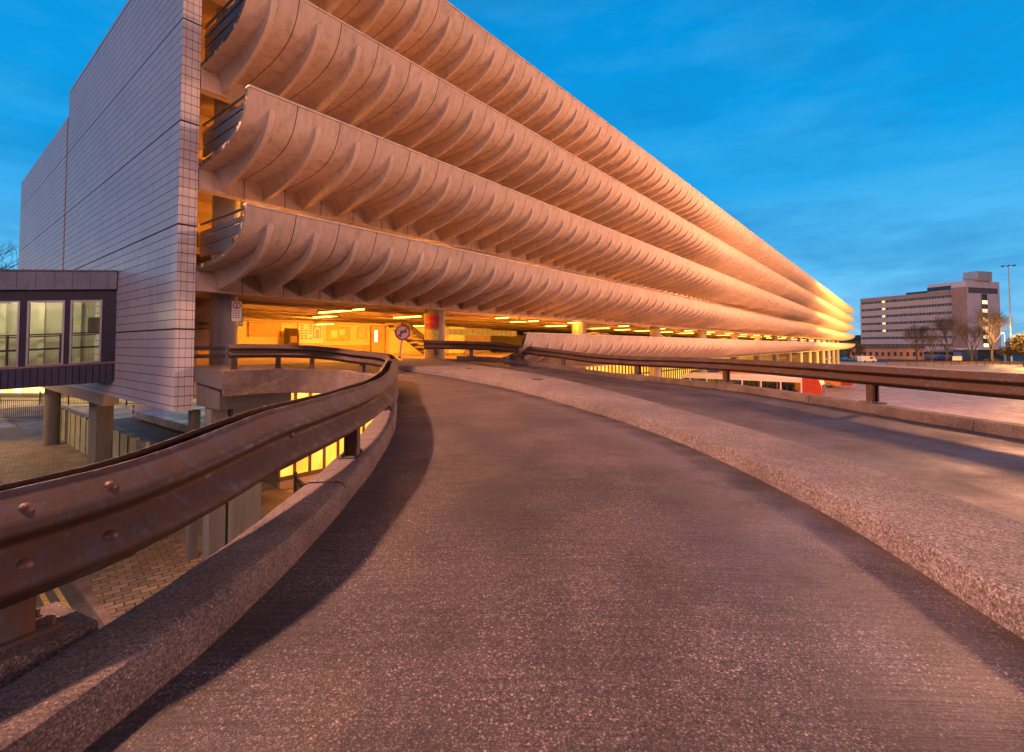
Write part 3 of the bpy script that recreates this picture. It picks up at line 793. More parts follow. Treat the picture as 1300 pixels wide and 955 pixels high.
# no right turn sign on the island tip
sxy = W(-3.78, 16.35); fz = roadz(*sxy)+.14
sg = empty('road_sign', (sxy[0], sxy[1], fz), R(-51.3-6)); tag(sg, 'round no-right-turn sign with a red ring on a thin leaning post at the island tip', 'road sign')
sg.rotation_euler = (0, R(7), R(-51.3)); 
MB().tube((0,0,0),(0,0,.86),.026,n=12).build('post', m_plain('grey post', (.4,.4,.45), .5, .3), sg, smooth=True, angle=40)
pl = MB().tube((0,-.032,.86),(0,-.026,.86),.245,n=36).build('face', WHT, sg)
ring(MB(), .205, .262, -.038, -.024, 40, cz=.86).build('ring', REDP, sg)
MB().prism([(-.15,-.041,.74),(-.11,-.041,.70),(.15,-.041,.98),(.11,-.041,1.02)], (0,0,0), (0,.003,0)).build('slash', REDP, sg)
ar = MB().box(-.075,-.03,-.037,-.033,.70,.90)
ar.box(-.0299,.06,-.037,-.033,.875,.92).prism([(.06,-.037,.95),(.06,-.037,.845),(.15,-.037,.897)], (0,0,0), (0,.004,0))
ar.prism([(-.075,-.037,.90),(-.03,-.037,.90),(-.03,-.037,.92),(-.06,-.037,.92)], (0,0,0),(0,.004,0))
ar.build('arrow', BLK, sg)
MB().tube((0,0,-.0),(0,0,.04),.06,n=12).build('foot', KERB, sg)

# ------------------------------------------------------------------ piers and beams under the ramp
def top_thing(mb, name, mat, label, cat, group=None, **k):
    o = mb.build(name, mat, **k); return tag(o, label, cat, group)
db = MB().obox((5.45,13.1), (1,0), .85, .72, -1.5, -.93)
top_thing(db, 'cross_beam', DECKC, 'deep concrete cross beam under the deck corner below the round column', 'beam')
top_thing(MB().obox((4.95,12.75), (1,0), .38, .3, -1.62, -.94), 'cross_beam', COLC, 'shorter beam block beside the tiled wall bottom', 'beam') if False else None
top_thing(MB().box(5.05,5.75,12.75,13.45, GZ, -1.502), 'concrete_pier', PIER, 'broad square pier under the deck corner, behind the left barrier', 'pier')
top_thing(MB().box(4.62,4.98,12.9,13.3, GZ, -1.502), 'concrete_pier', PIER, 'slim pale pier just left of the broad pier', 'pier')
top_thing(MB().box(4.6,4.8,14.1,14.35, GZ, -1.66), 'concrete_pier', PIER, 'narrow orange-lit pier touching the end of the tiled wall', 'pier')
def pier_at(r, t, hx, lab, rad=None):
    x, y = W(r, t); return top_thing(MB().tube((x,y,GZ),(x,y,roadz(x,y)-.381), hx, n=20), 'concrete_pier', PIER, lab, 'pier', smooth=True, angle=40)
pier_at(3.5, 11.5, .45, 'round pier carrying the outer lane of the ramp')
pier_at(2.4, 2.0, .45, 'round pier carrying the near part of the ramp')

# ------------------------------------------------------------------ ground
struct(MB().add([(-1800,-1800,GZ-.012),(1800,-1800,GZ-.012),(1800,1800,GZ-.012),(-1800,1800,GZ-.012)], [(0,1,2,3)]).build('ground', TARM))
def sheet(name, poly, z, mat): return struct(MB().add([(x,y,GZ+z) for x, y in poly], [tuple(range(len(poly)))]).build(name, mat))
sheet('bus_apron', [(9,-60),(200,-60),(200,18.4),(9,18.4)], .0, APRON)
sheet('pavement', [(2.72,3),(4.9,3),(4.9,46),(2.72,46)], .11, SETTS)
sheet('pavement', [(4.9,8),(9,8),(9,60),(4.9,60)], .104, m_agg('dark paving', (.12,.10,.10), (.18,.15,.14), (.3,.27,.25), 30, 0, .75, .3, .3))
struct(MB().box(2.55,2.71,3,46,GZ-.01,GZ+.12).build('kerb', KERB))
YEL = m_plain('worn yellow line paint', (.62,.42,.10), .7, 0, .35, 9)
for x in (2.0, 2.24): sheet('road_marking', [(x,3),(x+.09,3),(x+.09,46),(x,46)], -.006, YEL)
sheet('forecourt', [(-40,46),(30,46),(30,75),(-40,75)], .0, m_agg('forecourt paving', (.34,.28,.22), (.44,.36,.28), (.4,.36,.3), 20, 0, .55, .2, .2))
WP = m_plain('white line paint', (.6,.55,.5), .7, 0, .3, 9)
for i in range(18):
    x = 18+i*4.6
    sheet('road_marking', [(x,3.5),(x+.14,3.5),(x+.14,15.5),(x,15.5)], .006, WP)
for i in range(9):
    sheet('road_marking', [(33+i*1.1,-9),(33.5+i*1.1,-9),(33.5+i*1.1,-5.2),(33+i*1.1,-5.2)], .006, WP)
sheet('far_road', [(196,-160),(212,-160),(212,120),(196,120)], .006, TARM)
# raised platform beyond the tiled wall
pf = MB().prism([(*W(-27.9,36.2),GZ+.112),(*W(-18.0,28.5),GZ+.112),(*W(-15,33),GZ+.112),(*W(-24,48),GZ+.112)], (0,0,0), (0,0,.5))
top_thing(pf, 'raised_platform', m_agg('damp slab', (.30,.27,.28), (.40,.36,.36), (.4,.38,.38), 20, 0, .45, .2, .2), 'low raised concrete platform on the paving behind the tiled wall', 'platform')

# green panel fence under the building
fe = empty('panel_fence', (5.75, 22, GZ+.1)); tag(fe, 'pale green vertical panel fence under the tiled end wall', 'fence')
GRN = m_plain('pale green sheet', (.34,.37,.26), .6, 0, .2, 2)
y = 22.0
while y < 38.4:
    o = MB().box(5.72,5.76,y+.02,y+1.16,GZ+.12,GZ+1.85).build('fence_panel', GRN, fe); o.location = -Vector(fe.location)
    o = MB().box(5.68,5.80,y-.05,y+.018,GZ+.105,GZ+1.92).build('fence_post', GRN, fe); o.location = -Vector(fe.location)
    y += 1.2
# palisade railings further left
def railings(name, a, b, h, label, z=GZ+.0, step=.14):
    a = Vector(a); b = Vector(b); L = (b-a).length; d = (b-a)/L
    e = empty(name, (a.x,a.y,z)); tag(e, label, 'railings')
    mb = MB(); s_ = 0
    while s_ < L:
        p = a+d*s_; mb.obox(p, d, .012, .012, z+.08, z+h); s_ += step
    o = mb.build('bars', SRAIL, e); o.location = -Vector(e.location)
    mb = MB()
    for zz in (z+.15, z+h-.12): mb.obox((a+b)/2, d, L/2, .02, zz-.02, zz+.02)
    o = mb.build('cross_rail', SRAIL, e); o.location = -Vector(e.location)
    k = int(L/2.7)
    for i in range(k+1):
        p = a+d*(L*i/k); o = MB().obox(p, d, .04, .04, z, z+h+.12).build('post', SRAIL, e); o.location = -Vector(e.location)
    return e
railings('railings', W(-42,36), W(-34.2,36.6), 1.5, 'dark vertical bar railings across the street in front of lit posters')
railings('railings', (6.2, 8.6), (7.6, 14.6), 1.4, 'dark bar railings on the pavement beneath the ramp', GZ+.1)
railings('railings', W(-44,45.5), W(-24,44), 1.1, 'low railings in front of the yellow-lit shop fronts')
# yellow lit frontage
shf = empty('shop_front', (*W(-40,50), GZ)); tag(shf, 'low shop front with bright yellow lit windows across the street', 'shop')
def sp(mb, nm, mt):
    o = mb.build(nm, mt, shf); o.location = -Vector(shf.location); return o
A = Vector(W(-58,52)); B = Vector(W(-24,50.5)); d = (B-A).normalized(); L = (B-A).length
ym, t = newmat('lit shop window'); co = coord(t)
cc = t.ramp(t.noise(co, 1.1, 4), [(.35, (1.,.60,.10)), (.55, (1.,.82,.30)), (.75, (1.,.93,.6))]); t.out((.5,.4,.2), .3, emis=cc, est=1.5)
sp(MB().obox((A+B)/2+Vector((-d.y,d.x))*1.0, d, L/2, .8, GZ, GZ+4.2), 'wall', SOFF)
k = 11
for i in range(k):
    c = A+d*(L*(i+.5)/k)
    sp(MB().obox(c, d, L/k/2-.09, .05, GZ+.45, GZ+2.9), 'window', ym if i != 6 else m_emit('red lit panel', (.9,.02,.015), 1.0))
# red and white bollard
bo = empty('bollard', (*W(-29.6,38.2), GZ)); tag(bo, 'small red and white banded marker post behind the tiled wall', 'marker post')
MB().tube((0,0,0),(0,0,.95),.07,n=10).build('post', WHT, bo)
MB().tube((0,0,.2),(0,0,.4),.076,n=10).tube((0,0,.6),(0,0,.8),.076,n=10).build('red_bands', REDP, bo)
wb = empty('wall_notice', (*W(-30.6,32.5), GZ)); tag(wb, 'small dark notice on a post beyond the round pier', 'sign')
MB().tube((0,0,0),(0,0,2.6),.04,n=8).build('post', SRAIL, wb); MB().box(-.3,.3,-.06,-.042,1.7,2.4).build('panel', m_plain('slate panel', (.08,.08,.10), .5), wb)

# ------------------------------------------------------------------ covered footbridge
fbd = Vector((-.907,.42)); fbn = Vector((-.42,-.907))        # away from the wall / towards the camera
FB0 = Vector((4.12, 19.25))
foot = empty('footbridge', (FB0.x, FB0.y, -1.2)); tag(foot, 'glazed covered footbridge with dark ribbed base joining the tiled end wall', 'footbridge')
LB = 9.0; WB = 2.6; SL = -.059
def fbpt(s, w, z): # s along, w depth behind the near face, z at the wall end
    p = FB0+fbd*s-fbn*w; return (p.x, p.y, z+SL*s)
def fbbox(mb, s0, s1, w0, w1, z0, z1, mi=0):
    q = [(s0,w0),(s1,w0),(s1,w1),(s0,w1)]
    return mb.add([fbpt(a,b,z0) for a,b in q]+[fbpt(a,b,z1) for a,b in q], [(3,2,1,0),(4,5,6,7),(0,1,5,4),(1,2,6,5),(2,3,7,6),(3,0,4,7)], mi)
def fpart(mb, nm, mt, par=None, **k):
    o = mb.build(nm, mt, par or foot, **k)
    if par is None: o.location = -Vector(foot.location)
    return o
ZT = 2.30; ZF = 1.76; ZW1 = 1.42; ZW0 = -.52; ZB = -1.13
S0 = -.02
RF = m_plain('grey roof fascia', (.20,.23,.33), .5, .2, .15, 1.5)
fr = fpart(fbbox(MB(), S0, LB, -.1, WB+.1, ZF, ZT), 'roof', RF)
fbbox(MB(), S0, LB, -.13, WB+.13, ZT+.002, ZT+.05).build('roof_edge', m_plain('roof trim', (.15,.15,.18), .5), fr)
mb = MB(); s_ = .2
while s_ < LB: fbbox(mb, s_, s_+.012, -.108, -.101, ZF+.02, ZT-.01); s_ += .42
mb.build('seam', m_plain('roof trim', (.15,.15,.18), .5), fr)
NAVY = m_plain('dark navy cladding', (.014,.016,.045), .45, .3, .3, 2)
NAV2 = m_plain('navy ribbed cladding', (.035,.04,.095), .5, .3, .3, 2)
base = fpart(fbbox(MB(), S0, LB, .0, WB, ZB, ZW0-.03), 'base', NAV2)
mb = MB(); s_ = .05
while s_ < LB: fbbox(mb, s_, s_+.07, -.03, -.001, ZB+.01, ZW0-.06); s_ += .16
mb.build('cladding_ribs', NAV2, base)
fpart(fbbox(MB(), S0, LB, .02, WB-.02, ZW0-.028, ZW0+.02), 'floor', SOFF)
fpart(fbbox(MB(), S0, LB, .05, .12, ZW1+.02, ZF-.002), 'head_panel', NAVY)
fpart(fbbox(MB(), S0, .335, .0, .12, ZW0+.021, ZW1+.018), 'end_panel', NAVY)
fpart(fbbox(MB(), .15, LB, WB-.1, WB, ZW0+.021, ZF-.002), 'rear_wall', m_plain('cream panel', (.55,.52,.42), .6, 0, .1))
glm, t = newmat('bridge window glass')
g1 = t.n('ShaderNodeBsdfGlossy', {'Color': (.8,.85,.9,1), 'Roughness': .03}); g2 = t.n('ShaderNodeBsdfTransparent', {'Color': (.80,.84,.82,1)})
fz_ = t.n('ShaderNodeFresnel', {'IOR': 1.5}); mx = t.n('ShaderNodeMixShader', {0: fz_, 1: g2, 2: g1}); oo = t.n('ShaderNodeOutputMaterial', {0: mx})
FRM = m_plain('silver window frame', (.28,.30,.38), .35, .5, .1)
wins = [(1.12, 2.42), (2.78, 4.02), (4.40, 5.60), (5.95, 7.1), (7.45, 8.6)]
wins = [(.34, 1.10), (1.23, 2.08), (2.24, 3.25), (3.42, 4.45), (4.62, 5.7), (5.85, 7.0)]
for i, (a, b) in enumerate(wins):
    fm = MB(); w = .05
    fbbox(fm, a-.001, a+w, -.02, .06, ZW0+.022, ZW1+.016); fbbox(fm, b-w, b, -.02, .06, ZW0+.022, ZW1+.016)
    fbbox(fm, a+w+.001, b-w-.001, -.02, .06, ZW0+.022, ZW0+.07); fbbox(fm, a+w+.001, b-w-.001, -.02, .06, ZW1-.04, ZW1+.016)
    wf = fpart(fm, 'window', FRM)
    fbbox(MB(), a+w+.001, b-w-.001, .01, .022, ZW0+.071, ZW1-.041).build('pane', glm, wf)
    if i < len(wins)-1:
        fpart(fbbox(MB(), b+.002, wins[i+1][0]-.003, .0, .1, ZW0+.022, ZW1+.018), 'mullion', NAVY)
hr = MB()
for z in (-.02, .42): fbbox(hr, .2, LB, .35, .39, z, z+.04); fbbox(hr, 1.06, LB, WB-.35, WB-.31, z, z+.04)
s_ = 1.4
while s_ < LB: fbbox(hr, s_, s_+.04, .35, .39, ZW0+.02, .42); s_ += 1.2
fpart(hr, 'handrail', SRAIL)
mb = MB()
s_ = 1.5
while s_ < LB: fbbox(mb, s_, s_+.14, WB-.2, WB-.102, ZW0+.021, ZF-.01); s_ += .95
fpart(mb, 'rear_posts', m_plain('cream post', (.6,.58,.45), .5))
fpart(fbbox(MB(), .62, .92, .9, .93, .45, .95), 'door_notice', m_plain('pale notice', (.55,.45,.3), .6)); fpart(fbbox(MB(), .1, .14, .3, WB-.12, ZW0+.021, ZF-.01), 'end_door', m_plain('olive door', (.16,.15,.10), .4))
fl = fpart(fbbox(MB(), 1.8, LB, 1.2, 1.35, ZF-.06, ZF-.004), 'strip_light', m_emit('bridge tube', (1.,.85,.5), 6.))
for s_ in (2.6, 4.6, 7.0):
    l = bpy.data.lights.new('bridge_lamp', 'POINT'); l.energy = 45; l.color = (1.,.80,.42); l.shadow_soft_size = .3
    ob = bpy.data.objects.new('bridge_lamp', l); COL.objects.link(ob); ob.location = fbpt(s_, 1.27, ZF-.35)

# ------------------------------------------------------------------ buses
def bus_proto(c_main, c_rear, c_front, label, group='buses parked nose-in below the building'):
    """length runs along +y (front), rear at y = 0, width 2.5, height 3.0, standing on z = 0"""
    e = empty('bus'); tag(e, label, 'bus', group)
    LN = 11.0; w = 1.25
    # side outline in y, z
    out = [(0.25,.35),(LN-.15,.35),(LN,.6),(LN,1.3),(LN-.12,2.2),(LN-.5,2.85),(LN-1.1,3.0),(.6,3.0),(.15,2.8),(0,2.3),(0,.6)]
    def zone(y): return 1 if y < 1.3 else (2 if y > LN-3.2 else 0)
    mb = MB()
    cuts = [0, 1.3, LN-3.2, LN]
    # body shell: skirt, roof band and rear/front blocks
    def sec(y0, y1, mi):
        mb.box(-w, w, y0, y1, .35, 1.15, mi)
        mb.box(-w, w, y0, y1, 2.55, 2.9, mi); mb.box(-w+.18, w-.18, y0, y1, 2.901, 3.0, mi)
    sec(1.3, LN-3.2, 0); sec(LN-3.199, LN-.6, 2)
    prof = [(1.299,.35),(1.299,2.9),(1.0,3.0),(.55,3.0),(.15,2.75),(0,2.3),(0,.5),(.2,.35)]
    mb.prism([(-w,a,b) for a, b in prof], (0,0,0), (2*w,0,0), 1)
    pf_ = [(LN-.599,.35),(LN-.2,.35),(LN,.55),(LN,1.15),(LN-.599,1.15)]
    mb.prism([(-w,a,b) for a, b in pf_], (0,0,0), (2*w,0,0), 2)
    pf_ = [(LN-.599,2.55),(LN-.18,2.5),(LN-.3,2.75),(LN-.599,2.95)]
    mb.prism([(-w,a,b) for a, b in pf_], (0,0,0), (2*w,0,0), 2)
    mb.build('body', [c_main, c_rear, c_front], e)
    mb = MB(); y = 1.3
    while y < LN-.3:
        for s in (-1, 1): mb.box(s*w-.04 if s > 0 else -w, w if s > 0 else -w+.04, y, y+.1, 1.151, 2.549)
        y += 1.45
    mb.build('window_pillars', c_main, e)
    gb = MB()
    for s in (-1, 1): gb.box(s*(w-.05)-.01, s*(w-.05)+.01, 1.35, LN-.2, 1.16, 2.54)
    gb.prism([(-w+.06,LN-.1,1.16),(w-.06,LN-.1,1.16),(w-.06,LN-.3,2.54),(-w+.06,LN-.3,2.54)], (0,0,0), (0,.02,0))
    gb.build('windows', glm, e)
    mb = MB().box(-w+.35, w-.35, -.02, -.001, 1.5, 2.4); mb.build('rear_window', m_plain('dark glass', (.03,.03,.04), .1), e)
    sm = MB()
    for i in range(9):
        for s in (-.75, .75): sm.box(s-.4, s+.4, 2.0+i*.85, 2.4+i*.85, .8, 1.75)
    sm.build('seats', m_plain('bus seats', (.08,.07,.12), .8), e)
    for y in (2.6, LN-2.6):
        for s in (-1, 1):
            tw = MB().tube((s*(w-.02),y,.48),(s*(w-.30),y,.48),.48,n=20).build('wheel', m_plain('tyre', (.02,.02,.02), .8), e, smooth=True, angle=40)
            MB().tube((s*(w+.005),y,.48),(s*(w-.03),y,.48),.27,n=16).build('rim', m_plain('rim', (.4,.4,.4), .4, .6), tw)
    mb = MB()
    for s in (-1, 1): mb.box(s*.95-.12, s*.95+.12, -.03, -.002, .7, 1.2)
    mb.build('tail_lights', REDP, e)
    return e
WB_ = m_plain('bus white', (.78,.76,.78), .3, 0, .06); RB_ = m_plain('bus red', (.45,.06,.03), .3, 0, .1); BB_ = m_plain('bus blue', (.03,.06,.30), .3, 0, .1); OB_ = m_plain('bus orange', (.85,.33,.04), .3, 0, .1)
b1 = bus_proto(WB_, RB_, WB_, 'white single-decker bus with a red rounded rear, nearest behind the right barrier'); b1.location = (45.6, 4.9, GZ)
b2 = bus_proto(OB_, OB_, BB_, 'orange bus with a blue front, just beyond the white bus'); b2.location = (50.3, 6.0, GZ)
b3 = bus_proto(OB_, RB_, WB_, 'orange and red bus standing further along, past the white bus'); b3.location = (76.3, 4.9, GZ)

# ------------------------------------------------------------------ far office block
def RTp(r, t, z): x, y = W(r, t); return Vector((x, y, z))
ofc = empty('office_block', (*W(171.7,183), GZ)); tag(ofc, 'pale nine-storey office block with ribbon windows beyond the car park', 'office block')
Oc = Vector(W(171.7,183)); Ol = Vector(W(159.5,222.6)); dl = (Ol-Oc).normalized(); LL = (Ol-Oc).length
Or = Oc+Vector((dl.y,-dl.x))*18.9; 
if rt(*Or)[0] < rt(*Oc)[0]: Or = Oc-Vector((dl.y,-dl.x))*18.9
dn = (Or-Oc).normalized()        # along the right-hand face
def opart(mb, nm, mt, par=None):
    o = mb.build(nm, mt, par or ofc)
    if par is None: o.location = -Vector(ofc.location)
    return o
def pbox(mb, a0, a1, b0, b1, z0, z1, mi=0):
    q = [Oc+dl*a+dn*b for a, b in ((a0,b0),(a1,b0),(a1,b1),(a0,b1))]
    return mb.add([(p.x,p.y,z0) for p in q]+[(p.x,p.y,z1) for p in q], [(3,2,1,0),(4,5,6,7),(0,1,5,4),(1,2,6,5),(2,3,7,6),(3,0,4,7)], mi)
BRK = m_plain('pink brown brick', (.42,.28,.24), .8, 0, .15, .8); CLW = m_plain('pale grey cladding', (.62,.60,.66), .5, 0, .06, .3); DGL = m_plain('dark office glass', (.035,.045,.07), .15, 0, .5, .6)
PLW = m_plain('pale spandrel', (.58,.44,.40), .7, 0, .1, .5)
opart(pbox(MB(), 5.0, LL, .6, 17, GZ, 21.3), 'main_block', BRK)
opart(pbox(MB(), 0, 4.99, 0, 18.9, GZ, 24.6), 'stair_tower', [CLW])
opart(pbox(MB(), -.05, 4.9, -.12, -.002, GZ+3, 22.2), 'brick_face', m_plain('tower brick', (.42,.26,.2), .8, 0, .15, .8))
opart(pbox(MB(), 5.0, 13.5, .3, 17.2, 21.31, 24.5), 'plant_storey', CLW)
opart(pbox(MB(), 5.0, 13.4, .15, .29, 21.5, 23.2), 'louvre', DGL)
opart(pbox(MB(), -1, 3.9, 5, 13, 24.61, 28.2), 'roof_box', m_plain('roof box cladding', (.42,.44,.5), .5))
opart(pbox(MB(), 14, 24, 4, 10, 21.31, 22.4), 'roof_plant', DGL)
for j in range(8):
    z = 18.6-3.18*j
    opart(pbox(MB(), 5.0, LL+.05, .38, .58, z-2.15 if j < 7 else z-1.0, z-.02), 'spandrel', PLW)
    for i in range(10):
        a = 5.4+(LL-5.8)*i/10
        w = opart(pbox(MB(), a, a+(LL-5.8)/10-.45, .48, .585, z, z+1.0), 'window', DGL if True else m_emit('lit office window', (1.,.75,.25), 1.2))
        mb = MB()
        for q in range(1, 4): pbox(mb, a+q*.72, a+q*.72+.12, .42, .478, z, z+1.0)
        mb.build('glazing_bar', PLW, w); w['kind'] = 'thing'; del w['kind']
        if i == 7 and j < 5: opart(pbox(MB(), a+.05, a+1.3, .44, .478, z+.05, z+.95), 'lit_window', m_emit('lit office window', (1.,.75,.25), .9))
opart(pbox(MB(), .5, 4.5, 18.9, 19.0, GZ, 24.0), 'rear_band', CLW) if False else None
# right face: facing -dl
mb = MB(); pbox(mb, -.16, -.052, 1.0, 17.5, 19.9, 22.0); opart(mb, 'top_band', m_plain('charcoal band', (.10,.10,.12), .5))
pbox(mb := MB(), -.14, -.051, 8.3, 11.4, GZ+4, 19.7); opart(mb, 'stair_glazing', DGL)
for j in range(6):
    pbox(mb := MB(), -.19, -.142, 8.4, 11.3, 15.8-3.3*j, 17.2-3.3*j); opart(mb, 'lit_stair_window', m_emit('lit stair window', (1.,.80,.35), 1.1))
opart(pbox(MB(), -6, 1.5, -5, 14, GZ+3.9, GZ+4.5), 'entrance_canopy', CLW)
opart(pbox(MB(), -4.5, -.2, -3, 11, GZ, GZ+3.89), 'entrance_lobby', DGL)
# low brick annexe in front
an = empty('brick_annexe', (*W(150,196), GZ)); tag(an, 'low pink brick building with small square windows at the foot of the office block', 'building')
aA = Vector(W(139,200)); aB = Vector(W(157.5,186)); ad = (aB-aA).normalized(); aL = (aB-aA).length; anr = Vector((ad.y,-ad.x))
if (anr.dot(Vector((0,0))-aA)) < 0: anr = -anr
def apart(mb, nm, mt): o = mb.build(nm, mt, an); o.location = -Vector(an.location); return o
apart(MB().obox((aA+aB)/2-anr*3, ad, aL/2, 3, GZ, GZ+4.3), 'wall', m_plain('annexe brick', (.50,.27,.20), .8, 0, .15, .6))
apart(MB().obox((aA+aB)/2-anr*3, ad, aL/2+.4, 3.4, GZ+4.31, GZ+5.0), 'roof', m_plain('annexe roof', (.14,.11,.11), .8))
for i in range(12):
    c = aA+ad*(aL*(i+.5)/12)+anr*.03
    apart(MB().obox(c, ad, .42, .03, GZ+1.3, GZ+2.9), 'window', DGL)
# distant terrace line closing the horizon
def far_block(r, t, w, h, lab, c):
    x, y = W(r, t); e = empty('distant_building', (x, y, GZ)); tag(e, lab, 'building')
    e.rotation_euler = (0,0,R(-51.3+90-90)); MB().box(-w/2,w/2,-8,8,0,h).build('wall', m_plain('far wall '+lab[:6], c, .8), e)
    MB().prism([(-w/2-.5,-8.5,h+.01),(-w/2-.5,8.5,h+.01),(-w/2-.5,0,h+3)], (0,0,0), (w+1,0,0)).build('roof', m_plain('far roof', (.08,.06,.06), .8), e)
    for i in range(int(w/4)):
        MB().box(-w/2+1.5+i*4,-w/2+2.7+i*4,-8.06,-8.002,2.5,4.0).build('window', DGL, e)
far_block(205, 262, 60, 8, 'long low slate-roofed block behind the office block', (.2,.14,.11))
far_block(330, 285, 60, 9, 'dim brick terrace at the far right', (.18,.12,.1))
far_block(118, 260, 44, 7, 'dim terrace glimpsed past the far end of the car park', (.16,.12,.1))
far_block(-95, 120, 50, 9, 'dark terrace behind the footbridge', (.2,.15,.12))

# ------------------------------------------------------------------ trees
def bare_tree(seed, hgt, spread=.5, depth=6, dens=3):
    rnd = random.Random(seed); tr = MB(); cr = MB()
    def grow(p, d, L, r, lev):
        q = p+d*L; nseg = 5 if lev < 2 else 3
        mid = (p+q)/2+Vector((rnd.uniform(-1,1),rnd.uniform(-1,1),rnd.uniform(-.4,.4)))*L*.06
        m = tr if lev == 0 else cr
        m.tube(p, mid, r, r*.85, nseg, False); m.tube(mid, q, r*.85, r*.68, nseg, False)
        if lev >= depth: return
        k = dens if lev else 4
        for i in range(k):
            ax = Vector((rnd.uniform(-1,1),rnd.uniform(-1,1),rnd.uniform(-.25,.6)))
            nd = (d*(1.15-.05*lev)+ax*spread*1.5).normalized()
            if nd.z < -.05: nd.z = .05
            st_ = q if i < 2 else p+d*L*rnd.uniform(.55,.95)
            grow(st_, nd, L*rnd.uniform(.66,.86), max(.009, r*.57), lev+1)
    grow(Vector((0,0,0)), Vector((0,0,1)), hgt*.24, hgt*.021, 0)
    return tr, cr
BARK = m_plain('bark', (.12,.085,.065), .9, 0, .3, 4)
def tree_obj(seed, hgt, label, spread=.5, depth=6, dens=3, group=None):
    e = empty('bare_tree'); tag(e, label, 'tree', group); a, b = bare_tree(seed, hgt, spread, depth, dens)
    a.build('trunk', BARK, e); b.build('crown', BARK, e); return e
pa = tree_obj(3, 17, '', .52, 7); pb = tree_obj(11, 15, '', .5, 7)
G = 'bare trees in front of the office block'
spots = [(138,160,.8,'low bushy bare tree left of the brick annexe'),(148,178,1.3,'slim bare tree before the left end of the office block'),
         (150,168,1.3,'bare tree before the middle of the brick annexe'),(154,163,1.25,'bare tree second from the right before the ribbon windows'),(153,155,1.4,'largest spreading bare tree before the brick stair tower'),
         ]
for i, (r, t, s, lab) in enumerate(spots):
    src = pa if i % 2 == 0 else pb
    o = src if i < 2 else copy_tree(src)
    x, y = W(r, t); o.location = (x, y, GZ); o.scale = (s*.82,)*3; o.rotation_euler = (0,0,i*1.3); tag(o, lab, 'tree', G)
lt = tree_obj(21, 19, 'bare tree showing over the footbridge roof at the left edge', .55, 6, 3); lt.location = (*W(-56.5,52), GZ)
# leafy shrub lit by the street lamp
LEAF = m_plain('sparse leaves', (.12,.09,.02), .7, 0, .4, 2)
def leafy(name, r, t, h, w, label, n=5200, mat=None):
    e = empty(name, (*W(r,t), GZ)); tag(e, label, 'tree'); rnd = random.Random(int(r*7))
    mb = MB(); mb.tube((0,0,0),(.2,.1,h*.45),.25,.12,8)
    tw = MB()
    blobs = [(Vector((rnd.uniform(-1,1)*w*.6, rnd.uniform(-1,1)*w*.6, h*rnd.uniform(.28,.88))), rnd.uniform(.18,.36)*w) for _ in range(16)]
    for c, s in blobs: mb.tube((0,0,h*.3), c, .09, .03, 5)
    for _ in range(n):
        c, s = rnd.choice(blobs); d = Vector((rnd.gauss(0,1),rnd.gauss(0,1),rnd.gauss(0,.8))).normalized()*s*rnd.uniform(.5,1.05)
        p = c+d; a = Vector((rnd.uniform(-1,1),rnd.uniform(-1,1),rnd.uniform(-1,1))).normalized()*rnd.uniform(.09,.2); b = a.orthogonal().normalized()*rnd.uniform(.05,.12)
        tw.add([p-a,p+b,p+a,p-b],[(0,1,2,3)])
    mb.build('trunk', BARK, e); tw.build('crown', mat or LEAF, e); return e
leafy('shrub_tree', 131, 124.5, 8.5, 5.5, 'dense shrubby tree glowing orange at the right edge beside the street lamp', 9000)
leafy('shrub_tree', 116, 165, 7, 4.5, 'small leafy tree lit yellow at the far end of the car park', 2600)

# ------------------------------------------------------------------ lamps and vehicles far off
GALV = m_plain('galvanised pole', (.38,.36,.38), .5, .4, .1)
hm = empty('high_mast', (*W(154,150), GZ)); tag(hm, 'very tall lighting mast with a ring of unlit heads', 'lighting mast')
MB().tube((0,0,0),(0,0,30.6),.24,.11,12).build('mast', GALV, hm, smooth=True, angle=40)
hd = MB()
for i in range(6):
    th = i*math.pi/3; hd.tube((0,0,30.3),(1.1*math.cos(th),1.1*math.sin(th),30.2),.05,n=6)
hd.build('arms', GALV, hm)
for i in range(6):
    th = i*math.pi/3; c = (1.4*math.cos(th),1.4*math.sin(th)); MB().obox(c, c, .38, .2, 30.02, 30.25).build('lamp_head', SRAIL, hm)
def street_lamp(x, y, h, arm, label, power, col, spot=None, group=None, rad=.15, lit=8.):
    e = empty('street_lamp', (x,y,GZ)); tag(e, label, 'street lamp', group)
    MB().tube((0,0,0),(0,0,h),.11,.06,12).build('pole', GALV, e, smooth=True, angle=40)
    MB().tube((0,0,h-.02),(arm[0],arm[1],h+.15),.045,.035,8).build('arm', GALV, e)
    hdm = MB().obox((arm[0],arm[1]), arm, .42, .16, h+.08, h+.24).build('lamp_head', GALV, e)
    MB().obox((arm[0],arm[1]), arm, .36, .13, h+.02, h+.078).build('lamp_lens', m_emit('lit street lens', (1.,.72,.4), lit), hdm)
    if power:
        l = bpy.data.lights.new('street_light', 'POINT' if not spot else 'SPOT'); l.energy = power; l.color = col; l.shadow_soft_size = rad
        ob = bpy.data.objects.new('street_light', l); COL.objects.link(ob); ob.location = (x+arm[0], y+arm[1], GZ+h-.2)
        if spot:
            l.spot_size = R(spot[1]); l.spot_blend = .6
            ob.rotation_euler = (Vector(spot[0])-ob.location).to_track_quat('-Z','Y').to_euler()
    return e
x, y = W(151.5,149.5); street_lamp(x, y, 9.2, (-.9,.5), 'lit street lamp beside the orange shrub, in front of the tall mast', 9000, (1.,.5,.12), rad=.3, lit=30.)
x, y = W(134,124); street_lamp(x, y, 10.5, (-.6,.9), 'lit street lamp half hidden in the orange shrub', 26000, (1.,.45,.1), rad=.3, lit=20.)
